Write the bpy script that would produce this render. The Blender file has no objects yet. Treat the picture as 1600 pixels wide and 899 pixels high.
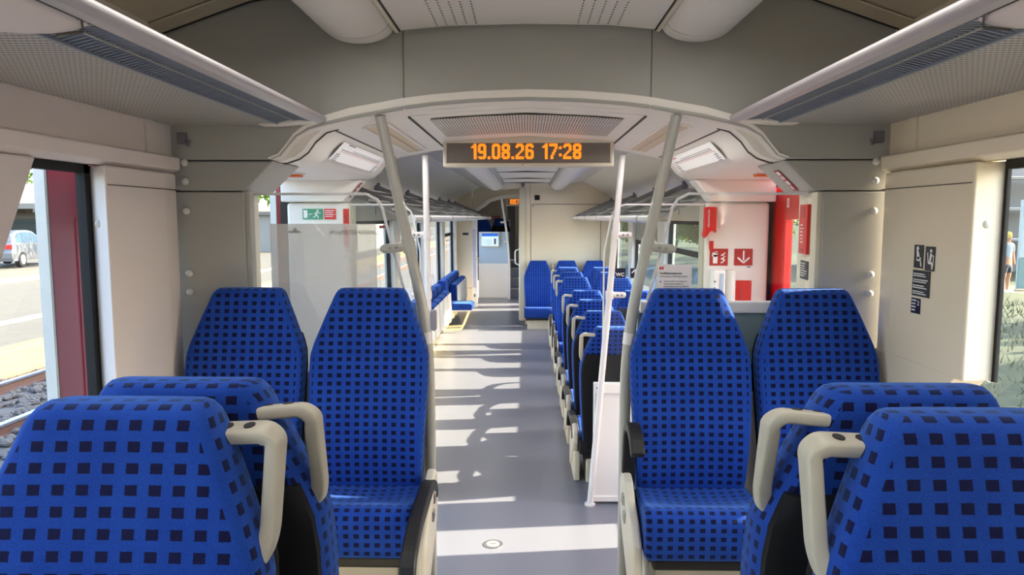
import bpy, bmesh, math, random
from mathutils import Vector, Matrix
PI = math.pi
random.seed(7)
SC = bpy.context.scene
COL = SC.collection

# ------------------------------------------------------------------ camera, world, sun, exposure
H = 1.72
cam_d = bpy.data.cameras.new('camera'); cam = bpy.data.objects.new('camera', cam_d); COL.objects.link(cam)
cam_d.sensor_width = 36.0; cam_d.lens = 1110.0 / 1600.0 * 36.0; cam_d.clip_start = 0.02; cam_d.clip_end = 500
cam.location = (0, 0, H)
cam.rotation_euler = (math.radians(90 - 5.634), 0, math.radians(1.181))
SC.camera = cam
SC.view_settings.view_transform = 'Standard'; SC.view_settings.look = 'None'
SC.view_settings.gamma = 1; SC.view_settings.use_curve_mapping = False
SC.view_settings.exposure = 0.75
SUN_STRENGTH, SKY_STRENGTH, FILL = 20.0, 0.72, 1.0
w = bpy.data.worlds.new('sky'); SC.world = w; w.use_nodes = True
nt = w.node_tree; nt.nodes.clear()
sky = nt.nodes.new('ShaderNodeTexSky'); sky.sky_type = 'NISHITA'; sky.sun_disc = False
sky.sun_elevation = math.radians(29); sky.sun_rotation = math.radians(88); sky.air_density = 1.0; sky.dust_density = 2.5
bg = nt.nodes.new('ShaderNodeBackground'); bg.inputs['Strength'].default_value = SKY_STRENGTH
wo = nt.nodes.new('ShaderNodeOutputWorld')
nt.links.new(sky.outputs[0], bg.inputs[0]); nt.links.new(bg.outputs[0], wo.inputs[0])
sd = bpy.data.lights.new('sun', 'SUN'); sd.energy = SUN_STRENGTH; sd.angle = math.radians(0.6); sd.color = (1, 0.85, 0.60)
sun = bpy.data.objects.new('sun', sd); COL.objects.link(sun)
sun.rotation_euler = Vector((-1.0, -0.12, -0.485)).to_track_quat('-Z', 'Y').to_euler()

# ------------------------------------------------------------------ helpers
def lin(c):
    return tuple((v / 12.92 if v <= 0.04045 else ((v + 0.055) / 1.055) ** 2.4) for v in (x / 255.0 for x in c))
MATS = {}
def mat(name, rgb, rough=0.5, metal=0.0, spec=0.5, noise=0.0, nscale=40.0, bump=0.0, bscale=200.0, emit=0.0, sheen=0.0, coat=0.0):
    m = bpy.data.materials.new(name); m.use_nodes = True
    t = m.node_tree; b = t.nodes['Principled BSDF']; c = lin(rgb)
    b.inputs['Base Color'].default_value = (*c, 1); b.inputs['Roughness'].default_value = rough
    b.inputs['Metallic'].default_value = metal; b.inputs['Specular IOR Level'].default_value = spec
    b.inputs['Coat Weight'].default_value = coat
    if sheen: b.inputs['Sheen Weight'].default_value = sheen
    tc = t.nodes.new('ShaderNodeTexCoord')
    if noise:
        n = t.nodes.new('ShaderNodeTexNoise'); n.inputs['Scale'].default_value = nscale; n.inputs['Detail'].default_value = 4
        r = t.nodes.new('ShaderNodeMapRange'); r.inputs['From Min'].default_value = .25; r.inputs['From Max'].default_value = .75
        r.inputs['To Min'].default_value = 1 - noise; r.inputs['To Max'].default_value = 1 + noise
        mx = t.nodes.new('ShaderNodeMix'); mx.data_type = 'RGBA'; mx.blend_type = 'MULTIPLY'; mx.inputs[0].default_value = 1
        mx.inputs[6].default_value = (*c, 1)
        t.links.new(tc.outputs['Object'], n.inputs['Vector']); t.links.new(n.outputs['Fac'], r.inputs['Value'])
        t.links.new(r.outputs[0], mx.inputs[7]); t.links.new(mx.outputs[2], b.inputs['Base Color'])
    if bump:
        n2 = t.nodes.new('ShaderNodeTexNoise'); n2.inputs['Scale'].default_value = bscale; n2.inputs['Detail'].default_value = 2
        bp = t.nodes.new('ShaderNodeBump'); bp.inputs['Strength'].default_value = bump; bp.inputs['Distance'].default_value = .01
        t.links.new(tc.outputs['Object'], n2.inputs['Vector']); t.links.new(n2.outputs['Fac'], bp.inputs['Height'])
        t.links.new(bp.outputs[0], b.inputs['Normal'])
    if emit:
        b.inputs['Emission Color'].default_value = (*c, 1); b.inputs['Emission Strength'].default_value = emit
    MATS[name] = m
    return m

def fabric_mat():
    m = bpy.data.materials.new('seat_fabric'); m.use_nodes = True; t = m.node_tree; b = t.nodes['Principled BSDF']
    uv = t.nodes.new('ShaderNodeUVMap'); uv.uv_map = 'UVMap'
    nz = t.nodes.new('ShaderNodeTexNoise'); nz.inputs['Scale'].default_value = 900
    tc = t.nodes.new('ShaderNodeTexCoord'); t.links.new(tc.outputs['Object'], nz.inputs['Vector'])
    add = t.nodes.new('ShaderNodeVectorMath'); add.operation = 'MULTIPLY_ADD'
    add.inputs[1].default_value = (.003, .003, 0); t.links.new(nz.outputs['Color'], add.inputs[0]); t.links.new(uv.outputs[0], add.inputs[2])
    sp = t.nodes.new('ShaderNodeSeparateXYZ'); t.links.new(add.outputs[0], sp.inputs[0])
    def axis(o, pitch, duty):
        d = t.nodes.new('ShaderNodeMath'); d.operation = 'DIVIDE'; d.inputs[1].default_value = pitch; t.links.new(o, d.inputs[0])
        f = t.nodes.new('ShaderNodeMath'); f.operation = 'FRACT'; t.links.new(d.outputs[0], f.inputs[0])
        l = t.nodes.new('ShaderNodeMath'); l.operation = 'LESS_THAN'; l.inputs[1].default_value = duty; t.links.new(f.outputs[0], l.inputs[0])
        return l.outputs[0]
    a = axis(sp.outputs[0], .0345, .51); c = axis(sp.outputs[1], .0300, .50)
    mu = t.nodes.new('ShaderNodeMath'); mu.operation = 'MULTIPLY'; t.links.new(a, mu.inputs[0]); t.links.new(c, mu.inputs[1])
    n2 = t.nodes.new('ShaderNodeTexNoise'); n2.inputs['Scale'].default_value = 14; n2.inputs['Detail'].default_value = 3
    t.links.new(tc.outputs['Object'], n2.inputs['Vector'])
    bl = t.nodes.new('ShaderNodeMix'); bl.data_type = 'RGBA'; t.links.new(n2.outputs['Fac'], bl.inputs[0])
    bl.inputs[6].default_value = (*lin((18, 53, 140)), 1); bl.inputs[7].default_value = (*lin((29, 72, 163)), 1)
    mx = t.nodes.new('ShaderNodeMix'); mx.data_type = 'RGBA'; t.links.new(mu.outputs[0], mx.inputs[0])
    t.links.new(bl.outputs[2], mx.inputs[6]); mx.inputs[7].default_value = (*lin((14, 10, 52)), 1)
    n3 = t.nodes.new('ShaderNodeTexNoise'); n3.inputs['Scale'].default_value = 500; t.links.new(tc.outputs['Object'], n3.inputs['Vector'])
    r3 = t.nodes.new('ShaderNodeMapRange'); r3.inputs['From Min'].default_value = .3; r3.inputs['From Max'].default_value = .7; r3.inputs['To Min'].default_value = .8; r3.inputs['To Max'].default_value = 1.2
    t.links.new(n3.outputs['Fac'], r3.inputs['Value'])
    m3 = t.nodes.new('ShaderNodeMix'); m3.data_type = 'RGBA'; m3.blend_type = 'MULTIPLY'; m3.inputs[0].default_value = 1
    t.links.new(mx.outputs[2], m3.inputs[6]); t.links.new(r3.outputs[0], m3.inputs[7]); t.links.new(m3.outputs[2], b.inputs['Base Color'])
    b.inputs['Roughness'].default_value = .85; b.inputs['Specular IOR Level'].default_value = .15
    b.inputs['Sheen Weight'].default_value = .45; b.inputs['Sheen Roughness'].default_value = .45
    b.inputs['Sheen Tint'].default_value = (*lin((120, 170, 255)), 1)
    bp = t.nodes.new('ShaderNodeBump'); bp.inputs['Strength'].default_value = .25; bp.inputs['Distance'].default_value = .004
    t.links.new(nz.outputs['Fac'], bp.inputs['Height']); t.links.new(bp.outputs[0], b.inputs['Normal'])
    MATS['fabric'] = m; return m

def glass_mat(name, tint=(.97, .985, .98), refl=1.0):
    m = bpy.data.materials.new(name); m.use_nodes = True; t = m.node_tree; t.nodes.clear()
    o = t.nodes.new('ShaderNodeOutputMaterial'); tr = t.nodes.new('ShaderNodeBsdfTransparent'); tr.inputs[0].default_value = (*tint, 1)
    gl = t.nodes.new('ShaderNodeBsdfGlossy'); gl.inputs['Roughness'].default_value = .02
    lw = t.nodes.new('ShaderNodeLayerWeight'); lw.inputs['Blend'].default_value = .5
    pw = t.nodes.new('ShaderNodeMath'); pw.operation = 'POWER'; pw.inputs[1].default_value = 5; t.links.new(lw.outputs['Facing'], pw.inputs[0])
    fr = t.nodes.new('ShaderNodeMath'); fr.operation = 'MULTIPLY_ADD'; fr.inputs[1].default_value = .9; fr.inputs[2].default_value = .05; t.links.new(pw.outputs[0], fr.inputs[0])
    ge = t.nodes.new('ShaderNodeNewGeometry'); bf = t.nodes.new('ShaderNodeMath'); bf.operation = 'MULTIPLY_ADD'; bf.inputs[1].default_value = -refl; bf.inputs[2].default_value = refl
    t.links.new(ge.outputs['Backfacing'], bf.inputs[0])
    ml = t.nodes.new('ShaderNodeMath'); ml.operation = 'MULTIPLY'; t.links.new(bf.outputs[0], ml.inputs[1])
    mx = t.nodes.new('ShaderNodeMixShader')
    t.links.new(fr.outputs[0], ml.inputs[0]); t.links.new(ml.outputs[0], mx.inputs[0])
    t.links.new(tr.outputs[0], mx.inputs[1]); t.links.new(gl.outputs[0], mx.inputs[2]); t.links.new(mx.outputs[0], o.inputs[0])
    MATS[name] = m; return m

def paper_mat(name, rgb, trans=0.35, clear=0.0, lines=False):
    m = bpy.data.materials.new(name); m.use_nodes = True; t = m.node_tree; t.nodes.clear()
    o = t.nodes.new('ShaderNodeOutputMaterial'); d = t.nodes.new('ShaderNodeBsdfDiffuse'); tl = t.nodes.new('ShaderNodeBsdfTranslucent')
    c = (*lin(rgb), 1); d.inputs[0].default_value = c; tl.inputs[0].default_value = c
    if lines:
        tc = t.nodes.new('ShaderNodeTexCoord'); v = t.nodes.new('ShaderNodeTexVoronoi'); v.feature = 'DISTANCE_TO_EDGE'; v.inputs['Scale'].default_value = 14
        rp = t.nodes.new('ShaderNodeMapRange'); rp.inputs['From Max'].default_value = .012; rp.inputs['To Min'].default_value = .9; rp.inputs['To Max'].default_value = 1
        mm = t.nodes.new('ShaderNodeMix'); mm.data_type = 'RGBA'; mm.blend_type = 'MULTIPLY'; mm.inputs[0].default_value = 1; mm.inputs[6].default_value = c
        t.links.new(tc.outputs['Object'], v.inputs['Vector']); t.links.new(v.outputs['Distance'], rp.inputs['Value']); t.links.new(rp.outputs[0], mm.inputs[7])
        t.links.new(mm.outputs[2], d.inputs[0]); t.links.new(mm.outputs[2], tl.inputs[0])
    mx = t.nodes.new('ShaderNodeMixShader'); mx.inputs[0].default_value = trans
    t.links.new(d.outputs[0], mx.inputs[1]); t.links.new(tl.outputs[0], mx.inputs[2]); out = mx
    if clear:
        tr = t.nodes.new('ShaderNodeBsdfTransparent'); m2 = t.nodes.new('ShaderNodeMixShader'); m2.inputs[0].default_value = clear
        t.links.new(mx.outputs[0], m2.inputs[1]); t.links.new(tr.outputs[0], m2.inputs[2]); out = m2
    t.links.new(out.outputs[0], o.inputs[0]); MATS[name] = m; return m

def perf_mat(name, rgb, dark, px, py, dx, dy, stagger=False):
    """plastic sheet with rows of punched slots, laid out in metres on object X / Y"""
    m = mat(name, rgb, .45); t = m.node_tree; b = t.nodes['Principled BSDF']
    tc = t.nodes.new('ShaderNodeTexCoord'); sp = t.nodes.new('ShaderNodeSeparateXYZ'); t.links.new(tc.outputs['Object'], sp.inputs[0])
    outs = []
    for o, p, d in ((sp.outputs[0], px, dx), (sp.outputs[1], py, dy)):
        a = t.nodes.new('ShaderNodeMath'); a.operation = 'DIVIDE'; a.inputs[1].default_value = p; t.links.new(o, a.inputs[0])
        f = t.nodes.new('ShaderNodeMath'); f.operation = 'FRACT'; t.links.new(a.outputs[0], f.inputs[0])
        l = t.nodes.new('ShaderNodeMath'); l.operation = 'LESS_THAN'; l.inputs[1].default_value = d; t.links.new(f.outputs[0], l.inputs[0]); outs.append(l.outputs[0])
    mu = t.nodes.new('ShaderNodeMath'); mu.operation = 'MULTIPLY'; t.links.new(outs[0], mu.inputs[0]); t.links.new(outs[1], mu.inputs[1])
    mx = t.nodes.new('ShaderNodeMix'); mx.data_type = 'RGBA'; t.links.new(mu.outputs[0], mx.inputs[0])
    mx.inputs[6].default_value = (*lin(rgb), 1); mx.inputs[7].default_value = (*lin(dark), 1); t.links.new(mx.outputs[2], b.inputs['Base Color'])
    return m

class MB:
    def __init__(s): s.v = []; s.f = []; s.uv = {}; s.mi = {}
    def add(s, vs, fs, uvs=None, mi=0):
        o = len(s.v); s.v += [tuple(p) for p in vs]
        for k, f in enumerate(fs):
            if mi: s.mi[len(s.f)] = mi
            if uvs: s.uv[len(s.f)] = uvs[k]
            s.f.append([i + o for i in f])
        return s
    def box(s, x0, x1, y0, y1, z0, z1, mi=0):
        x0, x1 = sorted((x0, x1)); y0, y1 = sorted((y0, y1)); z0, z1 = sorted((z0, z1))
        return s.add([(x0,y0,z0),(x1,y0,z0),(x1,y1,z0),(x0,y1,z0),(x0,y0,z1),(x1,y0,z1),(x1,y1,z1),(x0,y1,z1)],
                     [(0,3,2,1),(4,5,6,7),(0,1,5,4),(1,2,6,5),(2,3,7,6),(3,0,4,7)], mi=mi)
    def prism(s, poly, ax, a0, a1):
        """poly in the two other axes (x,z for 'y'; y,z for 'x'; x,y for 'z')"""
        def P(p, a):
            return {'y': (p[0], a, p[1]), 'x': (a, p[0], p[1]), 'z': (p[0], p[1], a)}[ax]
        n = len(poly)
        return s.add([P(p, a0) for p in poly] + [P(p, a1) for p in poly],
                     [tuple(range(n))[::-1], tuple(range(n, 2*n))] + [(i, (i+1) % n, (i+1) % n + n, i + n) for i in range(n)])
    def loft(s, rings, cap=True, closed=True, mi=0):
        n = len(rings[0]); vs = [p for r in rings for p in r]; fs = []
        for k in range(len(rings)-1):
            for i in range(n if closed else n-1):
                j = (i+1) % n
                fs.append((k*n+i, k*n+j, (k+1)*n+j, (k+1)*n+i))
        if cap and closed: fs += [tuple(range(n))[::-1], tuple(range((len(rings)-1)*n, len(rings)*n))]
        return s.add(vs, fs, mi=mi)
    def tube(s, path, r, n=12, ry=None, up=None):
        path = [Vector(p) for p in path]; rings = []; prev = None
        for i, p in enumerate(path):
            d = (path[min(i+1, len(path)-1)] - path[max(i-1, 0)]).normalized()
            if prev is None:
                a = Vector(up) if up else (Vector((0,0,1)) if abs(d.z) < .9 else Vector((1,0,0)))
            else: a = prev
            e1 = (a - d*a.dot(d)).normalized(); e2 = d.cross(e1); prev = e1
            rr = r[i] if isinstance(r, (list, tuple)) else r
            ry_ = (ry[i] if isinstance(ry, (list, tuple)) else ry) if ry else rr
            rings.append([p + e1*rr*math.cos(2*PI*k/n) + e2*ry_*math.sin(2*PI*k/n) for k in range(n)])
        return s.loft(rings)
    def bar(s, path, hw, hh, up):
        """rectangular section swept along path: hw along up x d, hh along up"""
        path = [Vector(p) for p in path]; rings = []; u = Vector(up)
        for i, p in enumerate(path):
            d = (path[min(i+1, len(path)-1)] - path[max(i-1, 0)]).normalized()
            e2 = d.cross(u).normalized(); e1 = e2.cross(d).normalized()
            rings.append([p+e1*hh+e2*hw, p+e1*hh-e2*hw, p-e1*hh-e2*hw, p-e1*hh+e2*hw])
        return s.loft(rings)
    def disc(s, c, n, r, h, k=16, ry=None):
        """short cylinder centred c along axis n"""
        n = Vector(n).normalized(); a = Vector((0,0,1)) if abs(n.z) < .9 else Vector((1,0,0))
        e1 = (a - n*a.dot(n)).normalized(); e2 = n.cross(e1); c = Vector(c); ry = ry or r
        return s.loft([[c + n*t + e1*r*math.cos(2*PI*i/k) + e2*ry*math.sin(2*PI*i/k) for i in range(k)] for t in (-h/2, h/2)])
    def dome(s, c, n, r, h, k=12):
        n = Vector(n).normalized(); a = Vector((0,0,1)) if abs(n.z) < .9 else Vector((1,0,0))
        e1 = (a - n*a.dot(n)).normalized(); e2 = n.cross(e1); c = Vector(c)
        return s.loft([[c + n*h*math.sin(q) + e1*r*math.cos(q)*math.cos(2*PI*i/k) + e2*r*math.cos(q)*math.sin(2*PI*i/k) for i in range(k)] for q in (0,.4,.8,1.15,1.45)])
    def build(s, name, mats, parent=None, bevel=0, smooth=False, seg=2, xf=None):
        me = bpy.data.meshes.new(name)
        vs = [tuple(xf @ Vector(p)) for p in s.v] if xf else s.v
        me.from_pydata(vs, [], s.f)
        if s.uv:
            ul = me.uv_layers.new(name='UVMap')
            for pi, uvs in s.uv.items():
                for li, q in zip(me.polygons[pi].loop_indices, uvs): ul.data[li].uv = q
        for m in (mats if isinstance(mats, (list, tuple)) else [mats]): me.materials.append(MATS[m] if isinstance(m, str) else m)
        for k, q in s.mi.items(): me.polygons[k].material_index = q
        if not s.uv:
            bm = bmesh.new(); bm.from_mesh(me); bmesh.ops.recalc_face_normals(bm, faces=bm.faces); bm.to_mesh(me); bm.free()
        if smooth:
            for p in me.polygons: p.use_smooth = True
            try: me.set_sharp_from_angle(angle=math.radians(smooth if smooth is not True else 40))
            except Exception: pass
        o = bpy.data.objects.new(name, me); COL.objects.link(o)
        if parent: o.parent = parent
        if bevel:
            b = o.modifiers.new('bevel', 'BEVEL'); b.width = bevel; b.segments = seg; b.limit_method = 'ANGLE'; b.angle_limit = math.radians(35)
        return o

def box_uv(mb):
    """metre-scaled box projection for every face of mb"""
    for k, f in enumerate(mb.f):
        p = [Vector(mb.v[i]) for i in f]; n = Vector((0,0,0))
        for i in range(len(p)): n += (p[i]-p[0]).cross(p[(i+1) % len(p)]-p[0])
        ax = max(range(3), key=lambda i: abs(n[i]))
        mb.uv[k] = [{0: (q.y, q.z), 1: (q.x, q.z), 2: (q.x, q.y)}[ax] for q in p]
def thing(name, label, cat, loc=(0,0,0), rz=0, group=None):
    o = bpy.data.objects.new(name, None); COL.objects.link(o); o.location = loc; o.rotation_euler = (0, 0, rz); o.empty_display_size = .1
    return tag(o, label, cat, group)
def tag(o, label=None, cat=None, group=None, kind=None):
    if label: o['label'] = label
    if cat: o['category'] = cat
    if group: o['group'] = group
    if kind: o['kind'] = kind
    return o
def S(o): o['kind'] = 'structure'; return o
def stc(name, loc=(0,0,0)):
    o = bpy.data.objects.new(name, None); COL.objects.link(o); o.location = loc; o['kind'] = 'structure'; return o
def dup(root, loc=None, rz=None, label=None, group=None):
    r = root.copy(); COL.objects.link(r)
    if loc is not None: r.location = loc
    if rz is not None: r.rotation_euler = (0, 0, rz)
    if label: r['label'] = label
    if group: r['group'] = group
    for ch in list(root.children):
        c = ch.copy(); COL.objects.link(c); c.parent = r
        for g in list(ch.children):
            d = g.copy(); COL.objects.link(d); d.parent = c
    return r
def text(name, s, size, loc, right, up, m, parent=None, ext=.0008, align='CENTER', bold=0.0):
    """lettering as a mesh: reading direction `right`, letter tops towards `up`"""
    cu = bpy.data.curves.new(name, 'FONT'); cu.body = s; cu.size = size; cu.align_x = align; cu.align_y = 'CENTER'; cu.extrude = ext; cu.resolution_u = 3
    cu.offset = bold * size
    tmp = bpy.data.objects.new(name, cu); COL.objects.link(tmp)
    dg = bpy.context.evaluated_depsgraph_get(); dg.update()
    me = bpy.data.meshes.new_from_object(tmp.evaluated_get(dg)); bpy.data.objects.remove(tmp)
    r = Vector(right).normalized(); u = Vector(up); u = (u - r*u.dot(r)).normalized(); n = r.cross(u)
    M = Matrix(((r.x, u.x, n.x, loc[0]), (r.y, u.y, n.y, loc[1]), (r.z, u.z, n.z, loc[2]), (0,0,0,1)))
    me.transform(M); me.name = name; me.materials.clear(); me.materials.append(MATS[m])
    o = bpy.data.objects.new(name, me); COL.objects.link(o)
    if parent: o.parent = parent
    return o
class Flat:
    """draws thin raised marks on a plane: origin o, right r, up u (local metres)"""
    def __init__(s, o, r, u, off=.0008):
        s.o = Vector(o); s.r = Vector(r).normalized(); u = Vector(u); s.u = (u - s.r*u.dot(s.r)).normalized(); s.n = s.r.cross(s.u); s.off = off; s.mb = MB()
    def p(s, x, y, h=0): return s.o + s.r*x + s.u*y + s.n*h
    def poly(s, pts, h=None):
        h = h or s.off; n = len(pts)
        s.mb.add([s.p(x, y, h) for x, y in pts] + [s.p(x, y, 0) for x, y in pts],
                 [tuple(range(n)), tuple(range(n, 2*n))[::-1]] + [(i, i+n, (i+1) % n + n, (i+1) % n) for i in range(n)]); return s
    def rect(s, x0, y0, x1, y1, h=None): return s.poly([(x0,y0),(x1,y0),(x1,y1),(x0,y1)], h)
    def circ(s, x, y, r, h=None, k=14): return s.poly([(x+r*math.cos(2*PI*i/k), y+r*math.sin(2*PI*i/k)) for i in range(k)], h)
    def line(s, x0, y0, x1, y1, w, h=None):
        d = Vector((x1-x0, y1-y0)).normalized(); a = Vector((-d.y, d.x))*w/2
        return s.poly([(x0-a.x,y0-a.y),(x1-a.x,y1-a.y),(x1+a.x,y1+a.y),(x0+a.x,y0+a.y)], h)
    def greek(s, x0, y0, x1, n, lh, th, seed=1, ragged=.35):
        """rows of short dashes: print too small to read"""
        R = random.Random(seed)
        for k in range(n):
            x = x0; e = x1 - (x1-x0)*ragged*R.random(); y = y0 - k*lh
            while x < e:
                l = R.uniform(1.2, 4.5)*th*1.3; s.rect(x, y, min(x+l, e), y+th); x += l + th*.7
        return s
    def build(s, name, m, parent=None): return s.mb.build(name, m, parent)

# ------------------------------------------------------------------ materials
fabric_mat()
mat('grey_panel', (168,168,163), .55, bump=.10, bscale=900)
mat('white_panel', (236,232,225), .45, noise=.015, nscale=3)
mat('warm_panel', (228,217,196), .45, noise=.015, nscale=3)
mat('cool_panel', (228,219,216), .45, noise=.015, nscale=3)
mat('ceiling_white', (224,221,216), .5)
mat('beige_ceiling', (206,195,174), .55, noise=.03, nscale=5)
mat('cream', (214,208,190), .4)
mat('handle_grey', (182,177,162), .42, noise=.03, nscale=30)
mat('pole_grey', (172,172,166), .30, spec=.6, coat=.3)
mat('pole_white', (226,224,226), .30, coat=.3)
mat('seam', (88,84,78), .8)
mat('black', (16,16,18), .5)
mat('shell_black', (17,17,21), .75, spec=.2)
mat('rubber', (20,21,22), .7)
mat('floor', (112,115,128), .33, noise=.07, nscale=160, spec=.45)
mat('red', (214,30,26), .35); mat('door_red', (222,24,20), .28, coat=.4); mat('dark_red', (172,30,50), .35)
mat('sign_red', (176,34,30), .4); mat('green', (40,150,110), .45); mat('navy', (24,26,58), .4); mat('sticker_black', (42,46,54), .45)
mat('white', (240,240,240), .5); mat('offwhite', (216,214,208), .5); mat('orange', (224,110,50), .5); mat('print_grey', (120,116,124), .6); mat('print_red', (200,60,60), .6)
mat('rail_lavender', (186,181,184), .35)
mat('teal_grey', (136,160,166), .45); mat('steel', (150,150,150), .3, metal=.9); mat('grille_blue', (126,136,152), .45)
mat('grille_deep', (84,94,110), .6); mat('rack_grey', (150,150,150), .4, metal=.3); mat('lavender', (206,200,222), .5)
mat('screen_blue', (40,96,190), .3, emit=.5); mat('screen_pale', (190,216,240), .3, emit=.5); mat('ice_blue', (176,198,220), .25)
mat('led_panel', (150,140,133), .45); mat('led', (250,130,20), .5, emit=.85); mat('led_dark', (108,100,95), .5)
mat('lamp_beige', (214,196,168), .4); mat('yellow_cream', (226,214,176), .45); mat('dark_inside', (22,22,26), .7)
mat('asphalt', (84,81,73), .85, noise=.12, nscale=4); mat('ballast', (104,101,98), .9, noise=.2, nscale=20); mat('kerb', (108,97,78), .85, noise=.1, nscale=6)
mat('rail', (120,92,80), .5, metal=.4); mat('rail_top', (170,176,190), .25, metal=.8); mat('paint_white', (170,170,166), .7)
mat('car_grey', (104,110,118), .25, coat=.8, metal=.3); mat('car_glass', (40,60,70), .08); mat('tyre', (26,26,28), .8); mat('alloy', (190,190,192), .3, metal=.6)
mat('bldg_white', (128,128,126), .8); mat('bldg_grey', (104,101,96), .8); mat('leaf', (86,118,48), .7, noise=.3, nscale=3); mat('leaf_dark', (44,66,34), .7, noise=.3, nscale=3)
mat('bark', (92,74,58), .9); mat('earth', (96,84,66), .95, noise=.25, nscale=5); mat('grass', (50,60,36), .9, noise=.3, nscale=4)
mat('skin', (160,112,86), .6); mat('shorts', (40,46,62), .8); mat('shirt', (150,164,172), .8); mat('hair', (200,176,90), .7); mat('scaf', (170,172,176), .4, metal=.5)
mat('panel_pale', (160,178,184), .5); mat('panel_teal', (92,130,134), .5)
perf_mat('perforated', (188,186,182), (104,104,104), .0125, .0205, .74, .44)
perf_mat('soffit_grille', (214,207,198), (120,112,104), .0125, .4, .42, .97)
glass_mat('glass'); glass_mat('screen_glass', (.95, .97, .965), .9); glass_mat('tinted', (.80, .88, .88), 1.1)
paper_mat('poster', (214,208,204), .5, .42, True); paper_mat('paper', (240,236,238), .3)
paper_mat('leafy', (72,100,44), .4)

# ================================================================== THE SHELL
XW = 1.36
Y0, YB, YV, YE = -1.6, 2.73, 4.20, 11.40      # rear end, first bulkhead, end of vestibule, cabin wall
S(MB().box(-1.42, 1.42, Y0, 15.2, -.06, 0).build('floor', 'floor'))
# podiums under the bay seats (their aisle faces carry cream heater covers)
for k, s in enumerate((-1, 1)):
    S(MB().box(s*.40, s*1.36, Y0, 2.70, 0, .35).build('trim_%d' % (1+k), 'cream', bevel=.006))
# heater cover strip under the cushions
for k, s in enumerate((-1, 1)):
    tag(MB().box(s*.42, s*1.30, 2.34, 2.64, .35, .545).box(s*.44, s*1.28, 2.325, 2.34, .39, .53).build('heater_cover', 'cream', bevel=.005),
        'cream heater cover under the cushions of the street side pair' if s < 0 else 'cream heater cover under the cushions of the red door side pair', 'heater cover')

def wall_near(s):
    nm = 'left' if s < 0 else 'right'
    m = 'cool_panel' if s < 0 else 'warm_panel'
    r = stc('wall_' + nm)
    MB().box(s*XW, s*1.44, Y0, YB, 0, 1.00).build('lower_wall', m, r)
    MB().box(s*XW, s*1.44, Y0, YB, 1.89, 2.46).build('upper_wall', m, r)
    # long ledge above the window, and the flat strip over it
    MB().prism([(s*1.36,1.885),(s*1.325,1.90),(s*1.322,1.945),(s*1.36,1.955)], 'y', Y0, YB-.01).build('ledge', m, r, bevel=.004)
    MB().box(s*1.352, s*1.362, 2.54, 2.60, 1.95, 2.07).build('joint_strip', m, r, bevel=.001)
    # pillar panel with a chamfer towards the window
    c, e = (2.228, 2.305) if s < 0 else (2.152, 2.166)
    MB().prism([(s*1.335,2.705),(s*1.325,2.60),(s*1.325,c),(s*1.43,e),(s*1.43,2.705)], 'z', 1.0 if s < 0 else 1.22, 1.885).build('pillar_panel', m, r, bevel=.008, seg=3)
    MB().box(s*1.322, s*1.327, c+.01, 2.70, 1.822, 1.825).build('panel_joint', 'seam', r)
    MB().dome((s*1.372, c+.45*(e-c), 1.70), (-s*(e-c), -.105, 0), .013, .006).build('screw_cap', 'offwhite', r, smooth=True)
    if s > 0: MB().prism([(2.70,1.226),(2.19,1.226),(2.44,1.0),(2.70,1.0)], 'x', 1.3255, 1.43).build('pillar_foot', m, r, bevel=.004)  # foot cut back: an invented opening that lets sun reach the cushion
    # slanted post before it
    y = 1.945
    MB().prism([(y,1.885),(y-.26,1.885-.47) ,(y-.45,1.0),(y-.62,1.0),(y-.62,1.885)], 'x', s*1.345, s*1.44).build('slanted_post', m, r, bevel=.006)
    if s > 0: MB().box(s*XW, s*1.44, Y0, 1.34, 1.0, 1.9).build('blind_panel', m, r)  # unseen wall left windowless to keep the sun off the near seats
    else: MB().box(s*XW, s*1.44, Y0, -.9, 1.0, 1.9).build('blind_panel', m, r)
    w = stc('window_%d' % (1 if s < 0 else 2))
    ya = 1.33 if s > 0 else -.9
    MB().box(s*1.425, s*1.431, ya, e+.01, 1.0, 1.89).build('pane', 'glass', w)
    if s > 0: MB().box(1.425, 1.431, e+.01, 2.44, 1.0, 1.215).build('pane', 'glass', w)  # glazes the invented sun opening under the pillar
    MB().box(s*(1.41 if s < 0 else 1.422), s*(1.44 if s < 0 else 1.433), e-(.045 if s < 0 else .014), e+.01, 1.0 if s < 0 else 1.22, 1.885).box(s*1.41, s*1.44, ya, e-.02, 1.862, 1.89).box(s*1.41, s*1.44, ya, e-.02, 1.0, 1.03).build('rubber_seal', 'rubber', w)
for s in (-1, 1): wall_near(s)
S(MB().box(-1.44, 1.44, Y0-.05, Y0, 0, 2.6).build('wall_back', 'white_panel'))

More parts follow.
